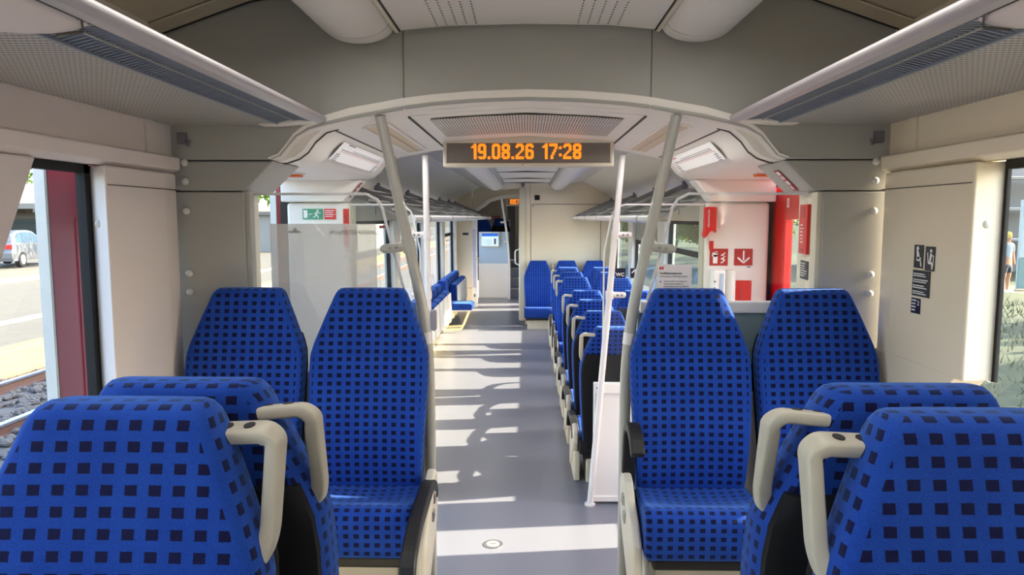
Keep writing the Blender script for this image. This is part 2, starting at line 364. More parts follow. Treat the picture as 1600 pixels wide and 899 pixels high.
# ---- ceiling of the near saloon
c = stc('ceiling')
MB().loft([[(x, y, z) for x, z in [(-.47,2.408),(-.3,2.424),(0,2.430),(.3,2.424),(.47,2.408),(.47,2.44),(0,2.46),(-.47,2.44)]] for y in (Y0, 2.70)]).build('centre_panel', 'ceiling_white', c)
d = MB()
for s in (-1, 1):
    for k in range(5):
        for j in range(60):
            d.disc((s*(.185+.036*k), .95+.029*j, 2.4275-.019*((.185+.036*k)/.47)**2-.001), (0,0,1), .0028, .002, 6)
d.build('perforations', 'seam', c)
for s in (-1, 1):
    MB().box(s*.474, s*.487, Y0, 2.70, 2.40, 2.44).build('edge_rail', 'cream', c)
    MB().box(s*.468, s*.475, Y0, 2.70, 2.405, 2.46).build('shadow_gap', 'black', c)
    MB().prism([(s*.50,2.46),(s*.78,2.56),(s*1.03,2.53),(s*1.42,2.395),(s*1.46,2.42),(s*1.03,2.60),(s*.5,2.60)], 'y', Y0, 2.74).build('side_slope', 'beige_ceiling', c)
    MB().prism([(s*.9,2.545),(s*1.03,2.525),(s*1.42,2.39),(s*1.42,2.385),(s*1.03,2.518),(s*.9,2.538)], 'y', 2.60, 2.70).build('cover_strip', 'beige_ceiling', c)
    MB().prism([(s*.9,2.540),(s*1.03,2.520),(s*1.42,2.385),(s*1.42,2.383),(s*1.03,2.516),(s*.9,2.536)], 'y', 2.70, 2.712).build('shadow_gap', 'black', c)
    q = MB(); q.prism([(s*1.00,2.537),(s*1.06,2.516),(s*1.06,2.512),(s*1.00,2.533)], 'y', 2.38, 2.46); q.build('vent_plate', 'dark_inside', c)
S(MB().box(-1.5, 1.5, Y0, 2.78, 2.6, 2.66).build('ceiling_roof', 'ceiling_white'))

# ---- first bulkhead
ARCH = [(0,2.160),(.20,2.154),(.36,2.142),(.465,2.129),(.56,2.112),(.66,2.095),(.76,2.073),(.83,2.055),(.88,2.028),(.915,1.99),(.945,1.955),(.985,1.940)]
def bulkhead():
    r = stc('trim_3')
    cp = [p for p in ARCH if p[0] <= .465]; cp[-1] = (.4645, cp[-1][1])
    MB().prism([(-x, z) for x, z in cp[::-1]] + cp[1:] + [(.4645,2.60),(-.4645,2.60)], 'y', YB, 2.86).build('centre_beam', 'grey_panel', r, bevel=.005, seg=2)
    for s in (-1, 1):
        sp = [(s*x, z) for x, z in ARCH if x >= .465]; sp[0] = (s*.4655, sp[0][1])
        MB().prism(sp + [(s*1.42,1.940),(s*1.42,2.60),(s*.4655,2.60)], 'y', YB, 2.86).build('side_beam', 'grey_panel', r, bevel=.005, seg=2)
        # header block with its slanted inner face, then the jamb
        MB().prism([(s*.972,1.936),(s*1.42,1.936),(s*1.42,1.822),(s*1.092,1.822)], 'y', YB+.012, 3.06).build('door_header', 'grey_panel', r, bevel=.006)
        xj = 1.125 if s > 0 else 1.092
        MB().box(s*xj, s*1.42, YB+.008, 2.80, 0, 1.818).build('jamb', 'grey_panel', r, bevel=.004)
        MB().box(s*(xj-.018), s*(xj+.002), 2.75, 2.80, .30, 1.818).build('jamb_edge', 'cream' if s > 0 else 'grey_panel', r, bevel=.003)
        MB().prism([(s*1.125,2.80),(s*1.42,2.80),(s*1.42,3.06),(s*1.155,3.06)], 'z', 0, 1.822).build('jamb_reveal', 'cream', r, bevel=.006)
bulkhead()
def arch_lip():
    A = [Vector((-x, z)) for x, z in ARCH[::-1]] + [Vector((x, z)) for x, z in ARCH[1:]]; rings = []
    for i, p in enumerate(A):
        d = (A[min(i+1, len(A)-1)] - A[max(i-1, 0)]).normalized(); n = Vector((-d.y, d.x))*max(.25, min(1, 1-(abs(p.x)-.72)/.25))
        rings.append([(p.x+n.x*h, y, p.y+n.y*h) for y, h in ((2.7285,.040),(2.7265,.026),(2.730,.012),(2.741,.002),(2.758,-.004),(2.862,-.006),(2.862,.03),(2.75,.040))])
    S(MB().loft(rings).build('trim_8', 'white_panel', smooth=40))  # lighter than the beam: floor light on the lip put into its colour
arch_lip()
# white caps along the joints of bulkhead and wall panel
first = None
for s in (-1, 1):
    for z in (1.93, 1.858, 1.745, 1.503, 1.43, 1.17):
        o = MB().dome((0,0,0), (0,-1,0), .0145, .012).build('screw_cap', 'offwhite', smooth=True) if first is None else first.copy()
        if first is None: first = o
        else: COL.objects.link(o)
        o.location = (s*1.314, YB+.004, z)
        tag(o, 'small white round cap along the bulkhead joint on the %s side' % ('street' if s < 0 else 'red door'), 'screw cap', 'white caps on the joint, %s side' % ('street' if s < 0 else 'red door'))

# ---- vestibule soffit
SOF = [(0,2.158),(.45,2.128),(.56,2.110),(.75,2.073),(.80,2.058),(.845,2.02),(.875,1.98),(.91,1.955),(.96,1.938),(1.05,1.932),(1.42,1.932)]
r = stc('ceiling_2')
full = [(-x, z) for x, z in SOF[::-1]] + SOF[1:]
rings = [[(x, y, z) for x, z in full] for y in (2.80, 4.26)]
MB().loft([[(x, y, z+.001) for x, z in full] + [(1.42, y, 2.3), (-1.42, y, 2.3)] for y in (2.80, 4.26)]).build('soffit', 'white_panel', r, smooth=30)
MB().loft([[(-.47,y,2.124),(-.3,y,2.138),(0,y,2.153),(.3,y,2.138),(.47,y,2.124),(.47,y,2.16),(-.47,y,2.16)] for y in (2.90, 4.20)]).build('middle_panel', 'white_panel', r, bevel=.002)
for s in (-1, 1):
    MB().box(s*.472, s*.478, 2.90, 4.20, 2.118, 2.14).build('panel_joint', 'seam', r)
    MB().prism([(s*.765,2.0675),(s*.772,2.0655),(s*.772,2.075),(s*.765,2.077)], 'y', 2.86, 4.2).build('panel_joint', 'seam', r)
    pts = [(s*x, 2.868, z-.002) for x, z in SOF[3:]]
    MB().tube(pts, .0035, 6).build('panel_joint', 'seam', r)
    # far header and end frame
    MB().prism([(s*.955,1.935),(s*1.42,1.935),(s*1.42,1.81),(s*1.06,1.81)], 'y', 4.10, 4.26).build('door_header', 'white_panel', r, bevel=.006)
tag(MB().loft([[(x, y, z) for x, z in [(-.40,2.126),(-.2,2.139),(0,2.146),(.2,2.139),(.40,2.126),(.40,2.1225),(.2,2.1355),(0,2.1425),(-.2,2.1355),(-.40,2.1225)]] for y in (3.00, 3.62)]).build('air_grille', 'soffit_grille'),
    'slotted white air grille in the lowered ceiling above the clock display', 'air grille')
MB().box(-1.42, 1.42, 4.20, 4.26, 2.3, 2.66).build('header_wall', 'white_panel', r)
MB().box(-1.46, 1.46, 2.78, 4.26, 2.34, 2.6).build('roof_void', 'white_panel', r)

# ---- far saloon shell
YL = 13.55
def ceil_far():
    r = stc('ceiling_3')
    P = [(0,2.262),(.34,2.250),(.36,2.24),(.60,2.245),(.89,2.285),(1.28,2.09),(1.36,1.99)]
    full = [(-x, z) for x, z in P[::-1]] + P[1:]
    MB().loft([[(x, y, z) for x, z in full] + [(1.42, y, 2.45), (-1.42, y, 2.45)] for y in (4.24, 15.3)]).build('ceiling_skin', 'ceiling_white', r, smooth=25)
    for y in (5.6, 7.0, 8.4, 9.8, 11.0):
        MB().box(-.34, .34, y, y+.008, 2.245, 2.262).build('panel_joint', 'seam', r)
    for s in (-1, 1): MB().box(s*.345, s*.375, 4.3, 11.3, 2.225, 2.245).build('slot_rail', 'steel', r)
ceil_far()
FPOST = {-1: [5.25, 7.30, 9.35, 11.40, 13.40], 1: [5.05, 7.10, 9.20, 11.25]}
def wall_far(s):
    r = stc('wall_%s_saloon' % ('left' if s < 0 else 'right'))
    ye = YL if s < 0 else 11.45
    ps = FPOST[s]
    MB().box(s*XW, s*1.44, 4.22, ye, 0, .66).build('lower_wall', 'white_panel', r)
    MB().box(s*XW, s*1.44, 4.22, ye, 1.69, 2.2).build('upper_wall', 'warm_panel', r)
    MB().box(s*1.30, s*1.44, 4.22, ye, .635, .67).build('sill', 'white_panel', r, bevel=.008)
    for y in (6.4, 8.0, 9.4, 10.9):
        MB().box(s*1.356, s*1.362, y, y+.006, 1.75, 2.1).build('panel_joint', 'seam', r)
    for p in ps:
        MB().prism([(p-.20,1.69),(p+.20,1.69),(p+.09,.66),(p-.09,.66)], 'x', s*1.33, s*1.44).build('window_post', 'white_panel', r, bevel=.01)
    MB().box(s*XW, s*1.44, 4.22, ps[0]-.7 if ps[0]-.7 > 4.25 else 4.26, .66, 1.69).build('end_post', 'white_panel', r)
    edges = ([4.28] + ps) if True else ps
    n0 = 3 if s < 0 else 8
    for k in range(len(edges)-1):
        a, b = edges[k], edges[k+1]
        ta, tb = (a+.20 if k else a), b-.20; ba, bb = (a+.09 if k else a), b-.09
        w = stc('window_%d' % (n0+k))
        MB().prism([(ta,1.69),(tb,1.69),(bb,.66),(ba,.66)], 'x', s*1.405, s*1.411).build('pane', 'glass', w)
        f = MB()
        for (p, q) in (((ta,1.69),(ba,.66)), ((tb,1.69),(bb,.66)), ((ba,.675),(bb,.675)), ((ta,1.675),(tb,1.675))):
            f.bar([(s*1.395,)+p, (s*1.395,)+q], .016, .018, (s,0,0))
        f.build('rubber_frame', 'rubber', w)
        if (s < 0 and k == 4) or (s > 0 and k in (1, 2)):
            zb = 1.42
            MB().bar([(s*1.392, ta, zb), (s*1.392, tb, zb)], .025, .02, (s,0,0)).build('transom', 'rubber', w)
        if s > 0 and k == 2:
            MB().box(s*1.375, s*1.385, 8.1, 9.0, 1.42, 1.69).build('hopper_panel', 'grey_panel', w, bevel=.01)
for s in (-1, 1): wall_far(s)
# end wall of the saloon on the red-door side (washroom cabin) with corner post
r = stc('wall_cabin')
MB().box(-.02, 1.40, YE, YE+.06, 0, 2.3).build('cabin_front', 'warm_panel', r)
MB().box(-.02, .04, YE+.055, 13.1, 0, 2.3).build('cabin_side', 'white_panel', r)
MB().box(-.02, 1.42, 13.05, 13.1, 0, 2.3).build('cabin_back', 'white_panel', r)
MB().box(-.125, -.01, YE-.03, YE+.25, .05, 2.2).build('corner_post', 'cream', r, bevel=.03, seg=4)
f = MB()
for a in (((.065,1.93),(.065,.55)), ((1.18,1.93),(1.18,.55)), ((.065,1.93),(1.18,1.93))):
    f.bar([(a[0][0], YE-.001, a[0][1]), (a[1][0], YE-.001, a[1][1])], .004, .003, (0,1,0))
f.build('panel_joint', 'seam', r)
MB().dome((.10, YE, 1.90), (0,-1,0), .012, .006).dome((1.14, YE, 1.90), (0,-1,0), .012, .006).build('screw', 'steel', r)
MB().box(.05, .056, YE-.002, YE, 1.95, 2.25).build('panel_joint', 'seam', r)
tag(MB().box(.125, .205, YE-.014, YE, 1.995, 2.075).box(.14, .19, YE-.02, YE-.012, 2.01, 2.06).build('wall_socket', 'black', bevel=.006), 'square black socket high on the cream cabin wall', 'socket')
t = thing('grab_rail', 'small white grab handle on the cream corner post', 'handle', (-.125, YE+.02, 0))
MB().tube([(0,0,.96),(-.05,0,.98),(-.06,0,1.0),(-.06,0,1.17),(-.05,0,1.19),(0,0,1.21)], .011, 10).build('rail', 'pole_white', t, smooth=True)
for z in (.96, 1.21): MB().disc((0,0,z), (1,0,0), .022, .008).build('rosette', 'pole_white', t)
# left end panel, door jamb, far vestibule walls
r = stc('wall_end_left')
MB().box(-1.42, -1.04, YL, YL+.05, 0, 2.4).build('end_panel', 'warm_panel', r)
MB().box(-1.40, -1.04, YL-.002, YL, .37, .376).build('panel_joint', 'seam', r)
MB().box(-1.045, -.945, YL-.01, YL+.12, 0, 1.86).build('door_post', 'white', r, bevel=.012)
MB().box(-1.03, -.965, YL-.014, YL-.008, .38, 1.50).build('post_inlay', 'lavender', r)
MB().box(-1.01, -.98, YL-.017, YL-.013, .20, .26).build('lock_plate', 'print_grey', r)
tag(Flat((-1.22, YL-.002, 1.385), (1,0,0), (0,0,1), .002).rect(0,0,.11,.045).build('label_plate', 'sticker_black'), 'small dark label plate on the cream end panel by the street windows', 'label')
# curved white trim over the passage
arc = [(-1.02,1.80),(-.93,1.88),(-.80,1.96),(-.72,2.035),(-.60,2.075),(-.40,2.115),(-.1,2.14),(.2,2.15)]
MB().bar([(x, YL-.02, z) for x, z in arc], .035, .025, (0,1,0)).build('passage_trim', 'white_panel', r, bevel=.008)
MB().prism([(x, z+.02) for x, z in arc] + [(.2,2.4),(-1.02,2.4)], 'y', YL, YL+.04).build('passage_header', 'warm_panel', r)
r = stc('wall_left_passage')
MB().box(-1.44, -1.38, YL, 19, 0, 1.0).box(-1.44, -1.38, YL, 19, 1.7, 2.4).box(-1.44,-1.38,15,19,1.0,1.7).build('side_wall', 'white_panel', r)
r = stc('wall_right_passage')
MB().box(1.38, 1.44, 13.05, 19, 0, .45).box(1.38, 1.44, 13.05, 19, 1.75, 2.4).box(1.38,1.44,13.05,13.25,.45,1.75).box(1.38,1.44,13.62,14.02,.45,1.75).box(1.38,1.44,14.40,19,.45,1.75).build('side_wall', 'white_panel', r)
r = stc('floor_upper')
n = MB()
for k in range(3): n.box(-.36, .6, 15.2+.28*k, 15.2+.28*(k+1)+.02, 0, .2*(k+1))
n.box(-1.42, 1.42, 16.04, 19, .3, .6); n.build('steps', 'floor', r)
n = MB()
for k in range(3): n.box(-.36, .6, 15.185+.28*k, 15.215+.28*k, .2*(k+1)-.012, .2*(k+1)+.006)
n.build('step_nosing', 'paint_white', r)
MB().box(.40, 1.42, 15.2, 16.1, 0, 2.3).build('stair_wall', 'white_panel', r)
r = stc('wall_far_end')
MB().box(-1.44, -.52, 18.6, 18.7, .6, 2.4).box(-.30, -.18, 18.4, 18.7, .6, 2.4).box(.25, 1.44, 18.6, 18.7, .6, 2.4).build('end_wall', 'warm_panel', r)
MB().box(-.55, .28, 19.0, 19.05, .6, 2.4).build('dark_passage', 'dark_inside', r)
MB().box(-1.44, 1.44, 15.2, 19.1, 2.36, 2.45).build('upper_ceiling', 'ceiling_white', r)


# ================================================================== VESTIBULE: end cabinets, doors
DS = {-1: 'street', 1: 'red door'}
for s in (-1, 1):
    t = thing('cabinet', 'tall white end cabinet carrying the red fire signs beside the red door' if s > 0 else 'tall white end cabinet carrying the green exit sign beside the open door', 'cabinet', (s*1.2, 4.2, 0))
    xi = 1.035
    MB().box(s*xi-s*1.2, s*1.40-s*1.2, -.06, .06, 0, 1.806).build('body', 'white_panel', t, bevel=.02, seg=4)
    MB().box(s*(xi-.012)-s*1.2, s*(xi+.004)-s*1.2, -.03, .06, 0, 1.80).build('edge_strip', 'cream', t, bevel=.004)
def door_leaf(n, x, ya, yb, wa, wb, m, zt=1.93, extra=True):
    d = stc('door_%d' % n); s = 1 if x > 0 else -1
    q = MB(); a, b = x, x + s*.035
    q.box(a, b, ya, wa, .02, zt).box(a, b, wb, yb, .02, zt).box(a, b, wa, wb, .02, .45).box(a, b, wa, wb, 1.71, zt)
    q.build('leaf', m, d)
    MB().box(x+s*.014, x+s*.020, wa, wb, .45, 1.71).build('pane', 'glass', d)
    f = MB(); f.box(x-s*.004, x, wa-.015, wa, .44, 1.72).box(x-s*.004, x, wb, wb+.015, .44, 1.72).box(x-s*.004, x, wa, wb, .435, .45).box(x-s*.004, x, wa, wb, 1.71, 1.725)
    f.build('pane_frame', m, d)
    MB().box(a, b, ya-.012, ya+.004, .02, zt).build('rubber_edge', 'rubber' if x > 0 else 'offwhite', d)
    return d
d1 = door_leaf(1, 1.44, 3.60, 4.22, 3.69, 3.985, 'door_red')
Flat((1.438, 3.98, 1.775), (0,-1,0), (0,0,1)).rect(0,0,.03,.05).build('number_plate', 'white', d1)
text('lettering', '1', .045, (1.4365, 3.965, 1.80), (0,-1,0), (0,0,1), 'red', d1)
door_leaf(2, 1.44, 3.04, 3.59, 3.13, 3.40, 'door_red')
door_leaf(3, -1.53, 2.255, 3.02, 2.40, 2.80, 'dark_red')
door_leaf(4, -1.53, 4.34, 5.06, 4.5, 4.9, 'dark_red')
# rubber edge column of the door opening
r = stc('trim_4'); MB().box(1.40, 1.46, 4.21, 4.25, 0, 1.93).build('door_seal', 'rubber', r); MB().box(-1.46, -1.40, 4.21, 4.25, 0, 1.93).build('door_seal', 'rubber', r)
tag(MB().box(1.29, 1.42, 3.62, 3.74, 1.875, 1.93).box(1.30, 1.42, 3.615, 3.62, 1.885, 1.92).build('door_sensor', 'sticker_black', bevel=.008), 'dark sensor box over the red door', 'sensor')
for s in (-1, 1):
    t = thing('door_lamp', 'small orange lamp on the ceiling by the ' + ('red door' if s > 0 else 'open street side door'), 'lamp', (s*1.14, 3.45, 1.932))
    MB().box(-.05, .05, -.035, .035, -.018, 0).build('lens', 'orange', t, bevel=.006); MB().box(-.058, .058, -.042, .042, -.006, .002).build('base', 'white_panel', t, bevel=.002)

# ================================================================== SEATS
def seat_back():
    st = [(.335,.020,.192,.085,0),(.37,.008,.198,.095,.004),(.42,0,.201,.10,.008),(.50,0,.206,.10,.013),(.58,.006,.211,.10,.014),(.66,.018,.216,.10,.012),
          (.74,.032,.220,.10,.008),(.80,.044,.221,.10,.006),(.850,.055,.220,.10,.004),(.856,.0595,.219,.096,.004),(.862,.058,.218,.098,.004),(.90,.067,.207,.098,.004),(.95,.079,.188,.096,.003),
          (1.0,.090,.168,.094,.003),(1.05,.102,.147,.091,.002),(1.072,.107,.138,.089,.002),(1.085,.112,.132,.082,.001),(1.094,.119,.126,.070,0),(1.100,.131,.118,.048,0)]
    mb = MB(); rc = .016; rings = []; uvs = []; v = 0; prev = None
    fr = [-1,-.75,-.5,-.25,0,.25,.5,.75,1]
    for (z, yf, hw, th, b) in st:
        if prev: v += math.hypot(z-prev[0], yf-prev[1])
        prev = (z, yf)
        pts = []; uu = []
        for f in fr: pts.append((f*(hw-rc), yf - b*f*f, z)); uu.append(('F', f*(hw-rc)))
        yb = yf + th
        # corner to the +x side, the side panel, the rear
        e = yf - b
        pts += [(hw-rc*.3, e+rc*.3, z), (hw, e+rc, z), (hw+.002, e+(th+b)*.55, z), (hw-.004, yb-rc, z), (hw-rc, yb, z)]
        uu += [('R', .025), ('R', .038), ('R', .038+th*.5), ('R', .038+th*.9), ('R', th+.05)]
        for f in (.5, 0, -.5): pts.append((f*hw, yb+.004, z)); uu.append(('B', f*hw))
        pts += [(-hw+rc, yb, z), (-hw+.004, yb-rc, z), (-hw-.002, e+(th+b)*.55, z), (-hw, e+rc, z), (-hw+rc*.3, e+rc*.3, z)]
        uu += [('L', th+.05), ('L', .038+th*.9), ('L', .038+th*.5), ('L', .038), ('L', .025)]
        rings.append(pts); uvs.append((uu, v))
    n = len(rings[0]); vs = [p for r_ in rings for p in r_]; fs = []; fu = []
    nf = len(fr)
    for k in range(len(rings)-1):
        for i in range(n):
            j = (i+1) % n
            fs.append((k*n+i, k*n+j, (k+1)*n+j, (k+1)*n+i))
            def U(kk, ii):
                p = rings[kk][ii]; vv = uvs[kk][1]
                if i < nf-1: return (p[0]+.0085, vv)
                if nf-1 <= i < nf+4:
                    return (uvs[kk][0][ii][1] if ii >= nf else .018, vv)
                if i >= n-5: return (uvs[kk][0][ii][1] if ii >= nf else .018, vv)
                return (p[0], vv)
            fu.append([U(k, i), U(k, j), U(k+1, j), U(k+1, i)])
    top = rings[-1]; fs.append(tuple(range((len(rings)-1)*n, len(rings)*n))); fu.append([(p[0]+.0085, v+(p[1]-.131)) for p in top])
    fs.append(tuple(range(n))[::-1]); fu.append([(p[0], p[1]) for p in rings[0][::-1]])
    mb.add(vs, fs, fu); return mb
def seat_shell():
    st = [(.30,.03,.185,.085),(.36,.018,.192,.10),(.50,.006,.200,.108),(.66,.024,.209,.108),(.80,.050,.214,.108),(.86,.063,.210,.107),(.90,.073,.199,.105),(.925,.079,.190,.10)]
    mb = MB()
    mb.loft([[(-hw, yf+.062, z), (hw, yf+.062, z), (hw+.001, yf+th-.004, z), (hw-.02, yf+th+.014, z), (0, yf+th+.018, z), (-hw+.02, yf+th+.014, z), (-hw-.001, yf+th-.004, z)] for z, yf, hw, th in st]); return mb
def seat_cushion():
    P = [(.03,.26),(.03,.378),(-.03,.378),(-.08,.374),(-.13,.378),(-.18,.390),(-.22,.402),(-.26,.411),(-.285,.409),(-.304,.398),(-.312,.378),(-.311,.262),(-.302,.247),(-.28,.240),(-.02,.235)]
    L = [0]
    for i in range(1, len(P)): L.append(L[-1] + math.hypot(P[i][0]-P[i-1][0], P[i][1]-P[i-1][1]))
    mb = MB(); xs = [-1,-.975,-.92,-.7,-.45,-.2,0,.2,.45,.7,.92,.975,1]
    rings = []
    cy, cz = -.14, .32
    for f in xs:
        sh = .018 if abs(f) == 1 else (.005 if abs(f) > .95 else 0)
        ring = []
        for (y, z) in P:
            hw = .203 + (.03 - y)*.045
            zz = z - (.012*(1-f*f) if -.2 < y < .0 and z > .3 else 0)
            dy, dz = y-cy, zz-cz; l = math.hypot(dy, dz); q = (l-sh)/l
            ring.append((f*hw, cy+dy*q, cz+dz*q))
        rings.append(ring)
    n = len(P); vs = [p for r_ in rings for p in r_]; fs = []; fu = []
    for k in range(len(rings)-1):
        for i in range(n):
            j = (i+1) % n; fs.append((k*n+i, k*n+j, (k+1)*n+j, (k+1)*n+i)); e = L[j] if j else L[-1]+.1
            fu.append([(rings[k][i][0]+.0085, -L[i]), (rings[k][j][0]+.0085, -e), (rings[k+1][j][0]+.0085, -e), (rings[k+1][i][0]+.0085, -L[i])])
    for k, rev in ((0, False), (len(rings)-1, True)):
        f = list(range(k*n, k*n+n)); f = f if rev else f[::-1]; fs.append(tuple(f)); fu.append([(vs[i][1], vs[i][2]) for i in f])
    mb.add(vs, fs, fu); return mb
def rounded_path(pts, r=.02, n=4):
    pts = [Vector(p) for p in pts]; out = [pts[0]]
    for i in range(1, len(pts)-1):
        a = (pts[i-1]-pts[i]); b = (pts[i+1]-pts[i]); ra = min(r, a.length*.45, b.length*.45)
        p0 = pts[i]+a.normalized()*ra; p1 = pts[i]+b.normalized()*ra
        for k in range(n+1):
            t = k/n; out.append(p0*(1-t)**2 + pts[i]*2*t*(1-t) + p1*t*t)
    out.append(pts[-1]); return out
ME = {}
def shared(key, name, fn, m, parent, **kw):
    if key not in ME:
        o = fn().build(name, m, parent, **kw); ME[key] = o; return o
    o = ME[key].copy(); COL.objects.link(o); o.parent = parent; o.name = name; return o
def handle_mb(s):
    p = rounded_path([(s*.112,.168,1.046),(s*.200,.160,1.052),(s*.216,.158,1.040),(s*.215,.124,.912),(s*.206,.112,.880),(s*.176,.106,.866)], .022, 5)
    mb = MB(); rings = []; u = Vector((0,1,.15)); n = len(p)
    for i, q in enumerate(p):
        d = (p[min(i+1, n-1)] - p[max(i-1, 0)]).normalized(); e2 = d.cross(u).normalized(); e1 = e2.cross(d).normalized()
        t = max(0, min(1, (1.05-q.z)/.08)); hh = .024*(1-t)+.0155*t; hw = .0115*(1-t)+.0130*t
        se = lambda v: math.copysign(abs(v)**.45, v)
        rings.append([q + e1*hh*se(math.cos(2*PI*k/20)) + e2*hw*se(math.sin(2*PI*k/20)) for k in range(20)])
    return mb.loft(rings)
def recess_mb(s, k):
    c = [(s*.142,.1625,1.0597),(s*.176,.1595,1.0620)][k]
    return MB().disc(c, (-s*.07,-.15,1), .0085, .0018, 18, .010)
def arm_up(s):
    x = s*.232
    return MB().bar(rounded_path([(x,.03,.32),(x,.0,.56),(x,-.02,.61),(x,-.08,.635),(x,-.16,.61),(x,-.20,.565)], .05, 3), .024, .016, (0,.6,.8))
def arm_low(s):
    x = s*.240
    return MB().bar(rounded_path([(x,.02,.34),(x,-.03,.40),(x,-.12,.415),(x,-.40,.395),(x,-.52,.35),(x,-.56,.26)], .08, 4), .024, .018, (0,.2,1))
def arm_solid(s):
    a, b = sorted((s*.214, s*.256))
    return MB().prism([(.02,.28),(.0,.46),(-.06,.48),(-.12,.47),(-.26,.44),(-.34,.38),(-.36,.29),(-.32,.22),(-.15,.24)], 'x', a, b)
def arm_house(s):
    a, b = sorted((s*.222, s*.258))
    return MB().prism([(.06,.39),(.02,.44),(-.05,.42),(-.11,.37),(-.20,.33),(-.27,.28),(-.29,.14),(-.25,.07),(-.14,.12),(.02,.24),(.06,.32)], 'x', a, b)
def make_seat(name, label, loc, rz, group, aisle=0, arm=None, base=True, back_tag=False):
    """faces -Y at rz 0. aisle: +1 / -1 side (local x) that carries handle or armrest"""
    t = thing(name, label, 'seat', loc, rz, group)
    bk = shared('back', 'backrest', seat_back, 'fabric', t, smooth=50)
    shared('shell', 'back_shell', seat_shell, 'shell_black', t, smooth=50)
    shared('cush', 'cushion', seat_cushion, 'fabric', t, smooth=50)
    shared('pan', 'seat_pan', lambda: MB().box(-.19, .19, -.29, .04, .205, .245).box(-.217, .217, -.02, .075, .25, .345), 'black', t, bevel=.008)
    if base: shared('base', 'seat_base', lambda: MB().prism([(.06,0),(.06,.21),(-.26,.21),(-.24,.15),(-.22,0)], 'x', -.17, .17), 'cream', t, bevel=.008)
    if arm is None and aisle:
        h = shared(('h', aisle), 'grab_handle', lambda: handle_mb(aisle), 'handle_grey', t, smooth=50)
        if not h.children:
            for k in range(2): shared(('r', aisle, k), 'screw_recess', lambda: recess_mb(aisle, k), 'black', h)
    if arm:
        shared((arm, aisle), 'armrest', lambda: (arm_up if arm == 'up' else arm_low)(aisle), 'black', t, bevel=.007, seg=3)
        ah = shared(('ah', aisle), 'armrest_mount', lambda: arm_house(aisle), 'cream', t, bevel=.012, seg=3)
        x = aisle*.259
        for k, (y, z) in enumerate(((-.055,.355),(-.095,.305))):
            shared(('ab', aisle, k), 'button', lambda: MB().box(x-.005, x+.005, y-.022, y+.018, z-.016, z+.02), 'steel', ah, bevel=.004)
    return t
P = .35
make_seat('train_seat', 'blue chequered aisle seat facing the camera, backed by the street side glass screen', (-.592, 2.545, P), 0, 'seats against the glass screens', 1, 'low', False)
make_seat('train_seat', 'blue chequered seat by the grey wall panel, below the pale hanging poster', (-1.062, 2.545, P), 0, 'seats against the glass screens', 0, None, False)
make_seat('train_seat', 'blue chequered aisle seat with sunlit cushion edge, backed by the tariff notice', (.610, 2.545, P), 0, 'seats against the glass screens', -1, 'up', False)
make_seat('train_seat', 'blue chequered seat by the wall with the round white caps, beside the sunlit seat', (1.078, 2.545, P), 0, 'seats against the glass screens', 0, None, False)
make_seat('train_seat', 'large blue chequered seat filling the lower corner on the street side', (-.588, .865, P), 0, 'seats nearest the camera', 1)
make_seat('train_seat', 'blue chequered seat back to back behind the large street side corner seat', (-.572, 1.31, P), PI, 'seats nearest the camera', -1)
make_seat('train_seat', 'large blue chequered seat filling the lower corner on the red door side', (.616, .825, P), 0, 'seats nearest the camera', -1)
ta = make_seat('train_seat', 'blue chequered seat back to back behind the large red door side corner seat', (.612, 1.29, P), PI, 'seats nearest the camera', 1)
# its aisle armrest, folded down and pointing away from the camera
MB().bar(rounded_path([(.245,-.02,.33),(.245,-.10,.36),(.245,-.42,.33),(.245,-.50,.29)], .06, 3), .024, .012, (0,.1,1)).build('armrest', 'cream', ta, bevel=.006)

# rows in the far saloon: aisle and window seat of every row
ORD = ['first', 'second', 'third', 'fourth', 'fifth', 'sixth', 'seventh', 'eighth']
ROWS = [(4.43, PI), (5.18, PI), (5.90, PI), (6.66, PI), (8.10, 0), (8.86, 0), (9.72, 0), (11.22, 0)]
ZF = -.06
for k, (yt, rz) in enumerate(ROWS):
    yo = yt - .13 if rz == 0 else yt + .13
    for x, w_ in (((.56, 'aisle'), (1.04, 'window')) if k < 7 else ((.632, 'aisle'), (1.074, 'window'))):
        face = 'facing away, dark shell back showing' if rz else 'facing the camera'
        if k == 7: lab = 'blue %s seat against the cream cabin wall, beside the wall seat' % w_
        else: lab = 'blue chequered %s seat %s, %s row past the white partition' % (w_, face, ORD[k])
        ai = (1 if rz else -1) if w_ == 'aisle' else 0
        t = make_seat('train_seat', lab, (x, yo, ZF+.001), rz, 'seats in the far rows on the window side', ai)
        if w_ == 'aisle':
            if k == 7: continue
            shared(('low', ai), 'armrest', lambda: arm_solid(ai), 'black', t, bevel=.012, seg=3)
            shared(('fah', ai), 'armrest_mount', lambda: arm_house(ai), 'cream', t, bevel=.012, seg=3)
            shared(('foot', ai), 'aisle_foot', lambda: MB().prism([(.05,.06),(.05,.26),(-.30,.22),(-.36,.14),(-.30,.06)], 'x', *sorted((ai*.21, ai*.25))), 'cream', t, bevel=.012, seg=3)
make_seat('train_seat', 'single blue chequered seat against the cream wall, next to the corner post', (.183, 11.09, ZF), 0, 'seats in the far rows on the window side', 0)

